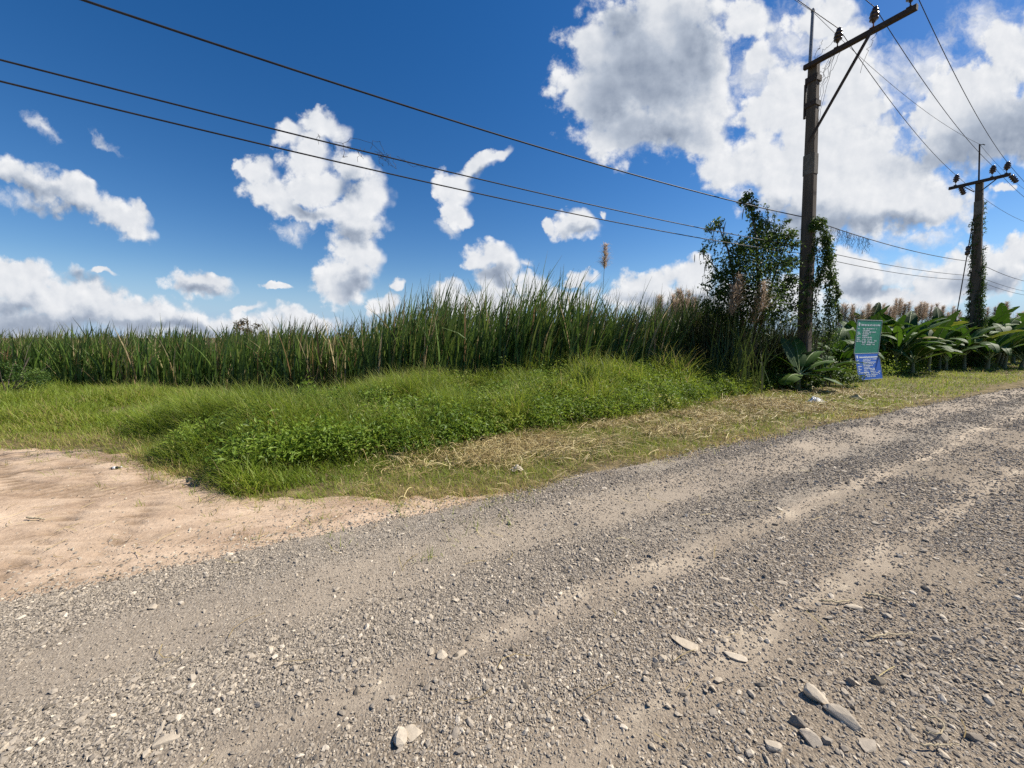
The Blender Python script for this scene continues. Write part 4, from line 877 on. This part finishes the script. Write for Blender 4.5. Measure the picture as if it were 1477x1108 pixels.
def build_bananas():
    r2 = np.random.default_rng(91); M_ = banana_mats(); GR = 'banana plants along the roadside'
    protos = [banana(M_, r2, h, n, 'x', GR, Lg) for h, n, Lg in ((0.5, 11, 1.9), (0.65, 12, 2.0), (0.4, 11, 1.7), (0.75, 13, 2.1))]
    spots = [  # pixel column, distance, size, label
     (1203, 15.4, .95, 'banana plant between the near pole and the sign boards'), (1232, 16.8, 1.0, 'banana plant half hidden behind the left edge of the green sign'), (1262, 17.4, 1.05, 'banana plant whose stiff leaf slants up above the green sign'), (1292, 16.8, .95, 'banana plant just right of the green sign with leaves arching over the verge'),
     (1318, 16.4, 1.0, 'banana plant second to the right of the sign boards'), (1340, 17.5, 1.0, 'banana plant midway between the sign boards and the far pole'), (1366, 18.2, 1.0, 'banana plant left of the far pole in front of its guy wire'), (1392, 18.8, .95, 'banana plant standing before the foot of the far pole'),
     (1425, 18.6, 1.05, 'banana plant just right of the foot of the far pole'), (1450, 19.2, 1.05, 'banana plant second to the right of the far pole'), (1474, 19.6, 1.1, 'banana plant cut by the right edge of the photo'), (1500, 20, 1.1, 'banana plant cut by the right edge of the photo')]
    back = [(1222, 18.3, 1.05), (1248, 19.3, 1.1), (1278, 19.0, 1.1), (1305, 19, 1.05), (1330, 20, 1.1), (1352, 20.5, 1.1), (1378, 21.5, 1.1), (1400, 22.5, 1.15), (1418, 22, 1.15), (1440, 22.5, 1.2), (1462, 23, 1.25), (1484, 23.5, 1.25), (1310, 17.4, .8), (1356, 18.9, .85), (1412, 20.2, .9), (1444, 20.6, .9)]
    used = set()
    for i, (px, Y, sc, lab) in enumerate(spots+[(a, b, c, 'banana plant in the crowded back row behind the roadside banana plants') for a, b, c in back]):
        k = i % 4; o = protos[k] if k not in used else copy_tree(protos[k]); used.add(k)
        q = at(px, 520, Y); o.location = (q.x, Y, float(base_z(np.array([q.x]), np.array([Y]))[0])); o.rotation_euler = (0, 0, r2.uniform(0, 6.28)); o.scale = (sc*(1.2 if i >= len(spots) else 1.12),)*3
        o['label'] = lab; o['group'] = 'banana plants in the crowded back row' if i >= len(spots) else GR
        if lab.startswith('banana plant cut'): o['group'] = 'banana plants cut by the right edge'
    # broken plant at the foot of the near pole: few big leaves lying low
    Y = 11.1; q = at(1152, 540, Y); root = empty('banana_plant', (q.x, Y, 0.0)); tag(root, 'young banana plant with broad drooping leaves at the foot of the near pole', 'banana plant', GR)
    s = MB(); s.tube(np.array([[0, 0, -.05], [0, 0, .3], [0.02, 0, .55]]), (0.09, 0.07, 0.05), 10); s.build('stem', M_[2], root, True)
    for (az, up, dr, Lg, W, ti, to) in ((2.6, 0.95, 1.5, 1.25, .24, .6, .5), (0.1, 0.7, 0.9, 1.0, .24, .4, .6), (-0.3, 0.3, 0.5, 1.05, .3, .25, .05), (-0.9, 0.15, 0.9, .85, .26, .3, .05), (3.6, 0.2, 1.4, .7, .24, .7, .1), (2.0, 1.25, 0.45, 1.0, .26, .05, .05), (1.2, 1.2, 0.8, 1.2, .2, .45, .4), (2.2, 0.8, 1.3, 1.1, .2, .55, .6), (0.5, 1.0, 1.4, 1.3, .2, .5, .6)):
        banana_leaf('leaf', M_, root, r2, Lg*1.25, W*1.2, az, up, dr, ti, to, base=(0.02, 0, 0.5))
    for px, Y, sc, rz, k, lab in ((1112, 11.9, .62, 2.2, 2, 'small banana plant left of the one at the near pole foot'), (1186, 12.9, .72, 0.9, 0, 'low dark banana plant just right of the near pole foot'), (1208, 14.8, .8, 3.6, 2, 'low banana plant behind the bushes just left of the sign boards'), (1138, 12.6, .70, 4.4, 1, 'dark banana plant behind the foot of the near pole')):
        q = at(px, 545, Y); o = copy_tree(protos[k]); o.location = (q.x, Y, 0.0); o.rotation_euler = (0, 0, rz); o.scale = (sc,)*3; o['label'] = lab; o['group'] = GR
    # dark undergrowth filling the ground under the banana rows
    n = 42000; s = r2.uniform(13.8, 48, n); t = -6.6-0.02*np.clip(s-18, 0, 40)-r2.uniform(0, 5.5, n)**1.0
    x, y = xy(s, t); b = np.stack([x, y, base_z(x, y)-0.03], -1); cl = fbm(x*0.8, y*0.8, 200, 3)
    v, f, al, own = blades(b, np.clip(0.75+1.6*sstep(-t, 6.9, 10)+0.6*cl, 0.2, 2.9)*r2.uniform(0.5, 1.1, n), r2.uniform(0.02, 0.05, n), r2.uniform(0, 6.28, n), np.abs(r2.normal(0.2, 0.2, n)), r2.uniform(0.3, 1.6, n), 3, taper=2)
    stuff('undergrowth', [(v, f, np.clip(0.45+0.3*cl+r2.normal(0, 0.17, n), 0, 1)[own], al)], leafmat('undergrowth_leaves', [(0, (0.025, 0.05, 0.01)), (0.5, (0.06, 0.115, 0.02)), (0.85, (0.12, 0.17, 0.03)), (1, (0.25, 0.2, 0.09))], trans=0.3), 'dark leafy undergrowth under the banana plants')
# ---------------------------------------------------------------- poles, wires, signs, litter
NP_BASE = Vector((0, 0, 0)); ARM_Z = 9.53
def build_poles():
    r2 = np.random.default_rng(101)
    conc = plain('weathered_concrete', (0.060, 0.046, 0.034), (0.15, 0.122, 0.094), 4, 0.9, 0.35, 14, (2.2, 2.2, 0.12))
    dark = plain('dark_steel', (0.028, 0.022, 0.018), (0.08, 0.055, 0.04), 18, 0.75, 0.2, 60)
    glaze = plain('brown_glazed_porcelain', (0.035, 0.02, 0.015), (0.07, 0.04, 0.03), 4, 0.25, spec=0.6)
    galv = plain('grey_galvanised_steel', (0.16, 0.16, 0.165), (0.28, 0.28, 0.29), 12, 0.5, metal=0.6)
    red = plain('rusty_bracket', (0.12, 0.03, 0.015), (0.20, 0.06, 0.03), 20, 0.8)
    lf = leafmat('ivy_leaves', DARKLEAF, trans=0.28); bark = bpy.data.materials['grey_bark']
    u = np.array([UX, UY, 0]); n = np.array([NX, NY, 0]); zz = np.array([0, 0, 1.0])
    def insul(root, p, tilt=0.0, bracket=None, fat=1.25):
        m = MB(); prof = [(h_*(fat+1)/2.25, r_*fat) for h_, r_ in [(0, .03), (.05, .03), (.06, .075), (.10, .07), (.105, .05), (.13, .05), (.14, .082), (.19, .075), (.195, .05), (.22, .05), (.23, .075), (.28, .06), (.31, .04), (.33, .05), (.36, .035)]]
        m.lathe(p, zz+n*tilt, prof, 14); i = m.build('insulator', glaze, root, True)
        b = MB(); b.lathe(p-zz*0.2, zz, [(0, .014), (.2, .014)], 8); b.beam(p-zz*0.14-n*0.05, p-zz*0.14+n*0.05, 0.15, 0.02, zz); b.build('bracket', bracket or dark, i)
    # near pole
    B = at(1158, 556, 12.0); B.z = 0; T = at(1174, 97, 12.0); ax = np.array(T-B)
    root = empty('utility_pole', B); tag(root, 'tall near utility pole with one-sided crossarm and diagonal brace', 'utility pole')
    P = lambda k: ax*k
    s = MB(); s.beam(P(-0.02), P(0.50), .32, .30, u, .30, .285, 0.03); s.beam(P(0.50), P(0.70), .30, .285, u, .275, .265, 0.03); s.beam(P(0.70), P(1.01), .265, .26, u, .225, .225, 0.025)
    o = s.build('shaft', conc, root)
    c = MB(); c.beam(P(0.685), P(0.745), .30, .29, u, chamfer=0.03); c.build('collar', plain('pale_band', (0.09, 0.08, 0.065), (0.19, 0.17, 0.14), 9, 0.9, 0.4), root)
    for k0, k1 in ((0.885, 0.90), (0.955, 0.972)):
        c = MB(); c.beam(P(k0), P(k1), .30, .30, u); c.build('band', dark, root)
    a0 = ax-n*0.16-u*0.20; a1 = ax+n*2.18-u*0.20
    c = MB(); c.beam(a0, a1, .125, .125, zz, chamfer=0.012); c.build('crossarm', dark, root)
    c = MB(); c.beam(ax-zz*2.15+n*0.12-u*0.17, ax+n*1.36-zz*0.06-u*0.28, .055, .055, u); c.build('brace', dark, root)
    c = MB(); rt = np.array(at(1172.5, 17, 12.0)-B); c.tube([ax-zz*0.5-n*0.09, rt-n*0.0], (.045, .04), 8); c.lathe(rt, zz, [(0, .05), (.05, .05), (.09, .02)], 8); c.build('top_rod', galv, root)
    ins_n = []
    for q, br in ((0.62, dark), (1.37, red), (2.05, dark)):
        p = ax+n*q-u*0.20+zz*0.20; insul(root, p, 0, br); ins_n.append(np.array(B)+p+zz*0.34)
    c = MB(); c.beam(P(0.86)-n*0.19-u*.02, P(0.96)-n*0.19-u*.02, .05, .06, u); c.build('cable_guard', dark, root)
    # loose tie wires and dead tendrils at the pole head
    t = MB()
    for (x0, z0, x1, z1, sg, nn) in ((.62, .05, .25, -2.0, -.25, 0), (.66, 0.05, .20, -1.5, -.35, 0), (.60, 0, .16, -.75, .12, 0), (.3, -.05, .18, -1.0, -.2, 0), (.62, .0, .22, -2.8, -.12, 0), (.62, .35, .1, .1, .05, 0), (.5, -.05, .14, -.4, .15, 0), (.75, -.05, .2, -.65, .2, 0), (.1, .1, .25, .5, 0, 0), (1.5, -.1, 1.2, -.9, -.2, 0)):
        tendril(t, ax+n*x0+zz*z0-u*.25, ax+n*x1+zz*z1-u*.2, sg, 0.0055, r2, 16, 0.03, 4)
    w = t.build('loose_wires', dark, root)
    # far pole
    B2 = at(1405, 527, 20.15); B2.z = 0; T2 = at(1413, 262, 20.15); ax2 = np.array(T2-B2)
    r2t = empty('utility_pole', B2); tag(r2t, 'far utility pole wrapped in ivy with a level crossarm and thin top rod', 'utility pole')
    s = MB(); s.beam(ax2*-0.02, ax2*1.0, .37, .36, u, .25, .25, 0.03); s.build('shaft', conc, r2t)
    c = MB(); c.beam(ax2-n*1.0-u*0.20-zz*.05, ax2+n*1.0-u*0.20-zz*.05, .14, .14, zz, chamfer=0.012); c.build('crossarm', dark, r2t)
    c = MB(); c.beam(ax2-n*.5-u*.2-zz*.1, ax2-n*0.1-u*.16-zz*.5, .04, .04, u); c.beam(ax2+n*.6-u*.2-zz*.1, ax2+n*0.1-u*.16-zz*.55, .04, .04, u); c.build('brace', dark, r2t)
    c = MB(); rt2 = np.array(at(1413, 208, 20.15)-B2); c.tube([ax2-zz*.3, rt2], (.035, .03), 6); c.tube([rt2-zz*.05, rt2+n*.12-zz*.06, rt2+n*.18-zz*.12], .02, 5); c.build('top_rod', dark, r2t)
    c = MB(); c.beam(ax2*0.83, ax2*0.90, .30, .29, u, chamfer=0.03); c.build('collar', bpy.data.materials['pale_band'], r2t)
    ins_f = []
    for q in (-.78, .42, .86):
        p = ax2+n*q-u*.2+zz*.18; insul(r2t, p, fat=1.5); ins_f.append(np.array(B2)+p+zz*.34)
    for q in (-.62, .98):
        m = MB(); p = ax2+n*q-u*.05-zz*.06; d = zz*-0.85+n*.45*(1 if q > 0 else 0.6)+u*.3; d /= np.linalg.norm(d)
        m.lathe(p, d, [(0, .04), (.06, .12), (.12, .07), (.17, .12), (.23, .07), (.28, .12), (.34, .07), (.39, .11), (.45, .04)], 10); m.build('strain_insulator', glaze, r2t, True)
    # ivy on the far pole
    iv = empty('ivy', B2); tag(iv, 'ivy climbing the shaft of the far utility pole', 'ivy')
    m = MB(); cl = []
    for k in range(9):
        a = r2.uniform(0, 6.28); tt = np.linspace(0.0, r2.uniform(0.5, 0.92), 24); p = ax2[None]*tt[:, None]+np.stack([np.cos(a+tt*3), np.sin(a+tt*3), 0*tt], -1)*(0.26-0.09*tt)[:, None]; m.tube(p, 0.012, 5)
        for q, t_ in zip(p, tt):
            wdt = 0.10+0.15*max(0, 1-t_/0.5); cl.append((q*1.0+np.array([r2.normal(.03, .05), 0, 0]), (wdt, wdt, .17), int(24+80*max(0, 1-t_/0.6)), r2.normal(.42, .12)))
    for zq in np.linspace(.80, .97, 7): cl.append((ax2*zq*0.92+np.array([.26, -.05, 0]), (.10, .1, .1), 16, .5))
    m.build('stem', bark, iv); crown_mesh('leaves', cl, lf, iv, r2, (0.06, 0.12), 0.9)
    # guy wire
    g0 = at(1373, 455, 20.6); g0.z = 0; gt = np.array(T2)-zz*.55
    g0 = np.array(at(1368, 520, 20.9)); g0[2] = 0.0
    gw = empty('guy_wire', g0); tag(gw, 'slanting guy wire with a strain insulator left of the far pole', 'guy wire')
    c = MB(); c.tube(np.array([[0, 0, 0], (gt-g0)*0.5-zz*.05, gt-g0]), .022, 6); c.build('cable', dark, gw)
    c = MB(); d = (gt-g0); q0 = d*.66; c.lathe(q0, d, [(0, .03), (.05, .09), (.2, .10), (.24, .06), (.30, .10), (.46, .09), (.5, .03)], 10); c.build('strain_insulator', glaze, gw, True)
    # wires
    wm = plain('black_cable', (0.018, 0.018, 0.02), (0.035, 0.035, 0.04), 3, 0.6)
    span = np.array([T2.x-T.x, T2.y-T.y, 0])
    def wire(pts, rad, sag, label, grp):
        V = []
        for a, b in zip(pts[:-1], pts[1:]):
            t = np.linspace(0, 1, 41)[:-1, None]; p = a*(1-t)+b*t; p[:, 2] -= sag*4*t[:, 0]*(1-t[:, 0]); V.append(p)
        V.append(np.array([pts[-1]])); V = np.concatenate(V); o = V[0].copy(); m = MB(); m.tube(V-o, rad, 6); w = m.build('overhead_wire', wm, None, True); w.location = o; tag(w, label, 'wire', grp)
    H = 'high wires carried by the crossarms'; names = ['high wire on the insulator nearest the near pole', 'high wire on the middle insulator of the near crossarm', 'high wire on the outermost insulator of the near crossarm']
    for k in range(3): wire([ins_n[k]-span, ins_n[k], ins_f[k], ins_f[k]+span], .009, .28, names[k], H)
    a = np.array(B)+rt; b = np.array(B2)+rt2; wire([a-span, a, b, b+span], .006, .35, 'thin earth wire joining the two pole-top rods', H)
    lo = 'low cables sagging past the poles'
    for (py1, py2, rad, sag, lab) in ((313, 378, .013, .22, 'uppermost and thickest of the three low cables crossing the sky'), (356, 398, .010, .16, 'middle one of the three low cables crossing the sky'), (366, 404, .010, .20, 'lowest of the three low cables crossing the sky')):
        a = np.array(at(1158, py1, 12.2)); b = np.array(at(1409, py2, 20.4)); wire([a-span*1.02+np.array([0, 0, 0.08]), a, b, b+span], rad, sag, lab, lo)
        if py1 == 313: A_ = (a, b)
        if py1 == 356: B_ = a
    # dry tendrils on the cables
    m = MB(); a, b = A_
    for k in range(60):
        t = r2.uniform(.10, .27); p = a*(1-t)+b*t; p[2] -= .22*4*t*(1-t); L = r2.uniform(.15, .62); tendril(m, p, p+np.array([r2.normal(0, .10), r2.normal(0, .08), -L]), r2.normal(0, .05), .0038, r2, 9, .03, 3)
    c0 = a*.85+b*.15; v = m.build('dry_vine', plain('dry_tendrils', (.05, .045, .04), (.11, .10, .09), 8, .9), None); tag(v, 'fine dry vine strands hanging from the thick low cable right of the near pole', 'vine')
    m = MB(); p0 = np.array(B_)-span*0.765; p0[2] -= .02
    for k in range(16):
        o0 = p0+np.array([UX, UY, 0])*r2.uniform(-.6, .6); tendril(m, o0, o0+np.array([UX, UY, 0])*r2.normal(.2, .25)+np.array([0, 0, r2.uniform(-.22, .02)]), r2.normal(.0, .08), .003, r2, 9, .02, 3)
    v = m.build('dry_vine', bpy.data.materials['dry_tendrils'], None); tag(v, 'wisp of dead vine caught on the two lower cables in mid sky', 'vine')
    # leafy vine on the near pole
    ax_ = ax; vine = empty('climbing_vine', B); tag(vine, 'leafy vine hanging from the near pole in a loop and a long tail', 'vine')
    m = MB(); cl = []; L = lambda px, py, dy=0.0: np.array(at(px, py, 11.8+dy)-B)
    for path, w, dn in (([(1163, 470), (1166, 420), (1169, 370), (1172, 330), (1176, 316)], .10, 16), ([(1174, 318), (1184, 326), (1193, 338), (1195, 356), (1190, 378), (1184, 396), (1178, 410)], .14, 34), ([(1190, 345), (1196, 372), (1198, 400), (1197, 430), (1196, 460), (1196, 492)], .17, 46), ([(1176, 345), (1180, 390), (1176, 440), (1180, 480)], .12, 16), ([(1200, 395), (1206, 415), (1210, 425)], .07, 10), ([(1205, 430), (1212, 460)], .07, 8), ([(1172, 330), (1180, 322), (1186, 318)], .1, 20)):
        p = np.array([L(*q, dy=r2.normal(0, .08)) for q in path]); t = np.linspace(0, 1, 18); pp = np.stack([np.interp(t, np.linspace(0, 1, len(p)), p[:, q]) for q in range(3)], -1)+r2.normal(0, .015, (18, 3)); m.tube(pp, .01, 5)
        cl += [(q, (w, w, w*1.1), int(2.6*dn*r2.uniform(.5, 1.1)), r2.normal(.40, .12)) for q in pp]
    m.build('stem', bark, vine); crown_mesh('leaves', cl, lf, vine, r2, (.055, .11), .8)
def build_signs():
    r2 = np.random.default_rng(111)
    e = np.array([.917, .40, 0]); nn = np.array([.40, -.917, 0]); zz = np.array([0, 0, 1.0])
    def panel_mat(name, a, b): return plain(name, a, b, 1.2, 0.5, spec=0.2)
    white = plain('white_lettering', (.62, .68, .68), (.78, .80, .80), 9, .5); post = plain('old_timber', (.09, .07, .05), (.18, .14, .10), 14, .9, .4, 50); edge = plain('panel_edge_metal', (.28, .30, .30), (.42, .44, .44), 10, .4, metal=.5)
    Y = 13.4; tl = np.array(at(1237.5, 461.5, Y))
    def sign(name, top_left, down, w, h, mat, label, legs, rows):
        dn = np.array(down, float); dn /= np.linalg.norm(dn); nrm = np.cross(e, -dn); nrm /= np.linalg.norm(nrm)
        if np.dot(nrm, nn) < 0: nrm = -nrm
        o = top_left+e*w/2+dn*h; root = empty(name, o); tag(root, label, 'sign'); q = lambda x, y, d=0.0: top_left+e*x*w+dn*y*h+nrm*d-o
        m = MB(); f8 = []
        for d in (-.022, -.002): f8 += [q(0, 0, d), q(1, 0, d), q(1, 1, d), q(0, 1, d)]
        m.add(np.array(f8), np.array([(4, 5, 6, 7), (3, 2, 1, 0), (0, 1, 5, 4), (1, 2, 6, 5), (2, 3, 7, 6), (3, 0, 4, 7)])); m.build('panel', mat, root)
        fr = MB()
        for a_, b_ in (((0, 0), (1, 0)), ((1, 0), (1, 1)), ((1, 1), (0, 1)), ((0, 1), (0, 0))):
            fr.tube([q(*a_, -.006), q(*b_, -.006)], .014, 6)
        fr.build('frame', edge, root)
        for x in legs:
            p = MB(); a_ = q(x, 0.04, -.06); b_ = q(x, 1, -.06); b_ = np.array([b_[0], b_[1], -o[2]-0.05]); p.beam(b_, a_, .07, .05, nn); p.build('post', post, root)
        def blockrow(mb, x0, x1, y, hh, gap=.35):
            x = x0
            while x < x1:
                ww = r2.uniform(.016, .030); dy = r2.uniform(-.12, .12)*hh
                if r2.random() > .12:
                    v = np.array([q(x, y-hh/2+dy, .002), q(min(x+ww, x1), y-hh/2+dy, .002), q(min(x+ww, x1), y+hh/2+dy*.3, .002), q(x, y+hh/2+dy*.3, .002)]); mb.add(v, np.array([(0, 3, 2, 1)]))
                x += ww+.003+(.018 if r2.random() < .10 else 0)
        t = MB(); blockrow(t, .15, .93, .145, .052); 
        for (x0, x1, y) in rows: blockrow(t, x0, x1, y, .030)
        t.build('lettering', white, root)
        em = MB(); c = (.075, .125); a = np.linspace(0, 2*np.pi, 20, endpoint=False); ring = [q(c[0]+.034*math.cos(k), c[1]+.058*math.sin(k), .002) for k in a]
        em.add(np.array(ring), np.arange(20)[None, ::-1]); em.build('emblem', white, root)
    rg = [(.24, .82, .255), (.24, .52, .305), (.24, .78, .355), (.04, .10, .255), (.04, .12, .36), (.04, .17, .41), (.24, .60, .41), (.04, .09, .46), (.24, .48, .465), (.04, .17, .515), (.25, .64, .515), (.04, .15, .57), (.25, .40, .57), (.46, .64, .57), (.04, .42, .625), (.47, .66, .625), (.75, .85, .62), (.26, .40, .675), (.47, .74, .675), (.76, .80, .67), (.26, .70, .73), (.73, .79, .73)]
    rb = [(.27, .86, .225), (.27, .58, .285), (.05, .11, .255), (.27, .82, .345), (.05, .12, .37), (.27, .72, .405), (.27, .66, .465), (.05, .20, .485), (.27, .52, .525), (.05, .11, .545), (.27, .72, .585), (.05, .17, .605), (.27, .44, .645), (.52, .74, .640), (.05, .15, .665), (.27, .42, .705), (.05, .46, .73), (.52, .74, .70), (.84, .94, .71), (.27, .46, .765), (.52, .90, .765), (.27, .50, .825), (.52, .80, .825), (.84, .90, .80), (.27, .74, .885)]
    hg = (at(1239, 461, Y).z-at(1239, 510, Y).z); w = 1.66
    sign('green_sign', tl, (0, 0, -1), w, hg-.002, panel_mat('green_panel', (.03, .24, .145), (.05, .31, .19)), 'green information board with white lettering standing above a blue board', (.12, .9), rg)
    tl2 = tl+np.array([0, 0, -hg+.002])+e*.02+nn*.012; h2 = tl2[2]-.06
    sign('blue_sign', tl2, nn*.16+e*.10+np.array([0, 0, -h2]), w, h2, panel_mat('blue_panel', (.025, .10, .42), (.045, .155, .55)), 'blue information board with white lettering leaning below a green board', (), rb)
def build_litter():
    r2 = np.random.default_rng(121)
    white = plain('thin_white_plastic', (.62, .62, .60), (.82, .81, .78), 20, .45); blk = plain('black_plastic', (.012, .012, .012), (.03, .03, .03), 9, .4); tan = plain('dull_cardboard', (.40, .32, .16), (.55, .46, .26), 9, .8); twig = plain('pale_dry_stick', (.32, .25, .15), (.52, .44, .30), 20, .9)
    def crumple(name, px, py, sx, sy, sz, mat, lab, cat):
        g = on_ground(px, py, .04); k = 12; u_ = np.linspace(-1, 1, k); X, Y = np.meshgrid(u_, u_); rr = np.sqrt(X**2+Y**2)
        Z = sz*np.clip(1.05-rr**2, 0, 1)**0.6*(0.7+1.2*fbm(X*1.7+px, Y*1.7, 7, 3))+.01*r2.random((k, k)); sq = 1+.25*fbm(X*2, Y*2+px, 8, 2)
        o = mesh_obj(name, np.stack([X*sx*sq, Y*sy*sq, Z], -1).reshape(-1, 3), grid_faces(k, k), mat); z = float(base_z(np.array([g.x]), np.array([g.y]))[0]); o.location = (g.x, g.y, z+.025); o.rotation_euler = (0, 0, r2.uniform(0, 3)); tag(o, lab, cat)
        sd = o.modifiers.new('thickness', 'SOLIDIFY'); sd.thickness = 0.003; return o
    crumple('plastic_bag', 1178, 579, .24, .10, .12, white, 'crumpled white plastic bag lying on the cut straw left of the signs', 'plastic bag')
    crumple('cardboard_scrap', 1236, 575, .16, .10, .10, tan, 'yellowish scrap of card on the verge below the sign boards', 'litter')
    crumple('pale_stone', 745, 676, .07, .045, .05, plain('chalky_stone', (.45, .38, .28), (.62, .54, .42), 12, .9), 'pale tan stone on the grass verge between the straw and the road', 'stone')
    g = on_ground(166, 679); zt = float(track_z(*[np.array([q]) for q in st(g.x, g.y)])[0])
    b = empty('crushed_bottle', (g.x, g.y, zt)); b.rotation_euler = (0, 0, .5); b.scale = (.55,)*3; tag(b, 'small crushed bottle, black with a white wrapper, on the sandy side track', 'litter')
    m = MB(); m.lathe((-.06, 0, .028), (1, 0, .05), [(0, .02), (.01, .03), (.10, .03), (.12, .022), (.135, .012), (.16, .012), (.162, .008)], 12); m.build('bottle', blk, b, True)
    m = MB(); m.lathe((-.035, 0, .032), (1, 0, .05), [(0, .0315), (.035, .0325), (.05, .0312)], 12); m.build('wrapper', white, b, True)
    m = MB(); m.lathe((.098, 0, .036), (1, 0, .05), [(0, .015), (.02, .015), (.022, .010)], 10); m.build('cap', white, b, True)
    def stick(pxs, rad, lab, name='stick', cat='stick', lift=.02):
        p = []
        for q in pxs:
            g = on_ground(*q); s, t = (np.array([k]) for k in st(g.x, g.y)); z = float((road_z if t[0] > road_edge(s)[0] else track_z)(s, t)[0]); p.append((g.x, g.y, z+lift))
        p = np.array(p); tt = np.linspace(0, 1, 16); pp = np.stack([np.interp(tt, np.linspace(0, 1, len(p)), p[:, k]) for k in range(3)], -1)+r2.normal(0, .0025, (16, 3)); o = pp[0].copy()
        mb = MB(); mb.tube(pp-o, np.linspace(rad, rad*.55, 16), 6); x = mb.build(name, twig, None, True); x.location = o; tag(x, lab, cat)
    stick([(1254, 928), (1275, 924), (1315, 925)], .006, 'pale dry stick on the gravel right of the rocks, up the road')
    stick([(1185, 874), (1210, 875), (1232, 872)], .006, 'thin grey stick above the flat stone on the right of the road')
    stick([(1248, 864), (1270, 868), (1296, 879)], .008, 'thicker curved grey stick at the right of the road')
    stick([(1325, 1085), (1352, 1086), (1380, 1087)], .004, 'straight straw-coloured stick at bottom right of the road')
    stick([(1330, 1040), (1352, 1050), (1362, 1062), (1350, 1073), (1330, 1066)], .004, 'curl of dry vine on the gravel at bottom right', 'dry_vine', 'vine', .025)
    stick([(40, 754), (55, 755), (66, 756)], .009, 'dark thin twig lying on the sandy side track', 'twig', 'twig')
# ---------------------------------------------------------------- build
build_world(); build_ground(); build_road(); build_track()
SM = stone_mat(); build_gravel(SM); build_rocks(SM)
build_grass(); build_weeds(); build_straw(); build_reeds(); build_plumes()
build_tree(); build_bushes(); build_bananas(); build_poles(); build_signs(); build_litter()
cy = C.cycles
cy.max_bounces = 6; cy.diffuse_bounces = 3; cy.glossy_bounces = 2; cy.transmission_bounces = 4; cy.transparent_max_bounces = 8
cy.caustics_reflective = False; cy.caustics_refractive = False
cy.use_denoising = DENOISE
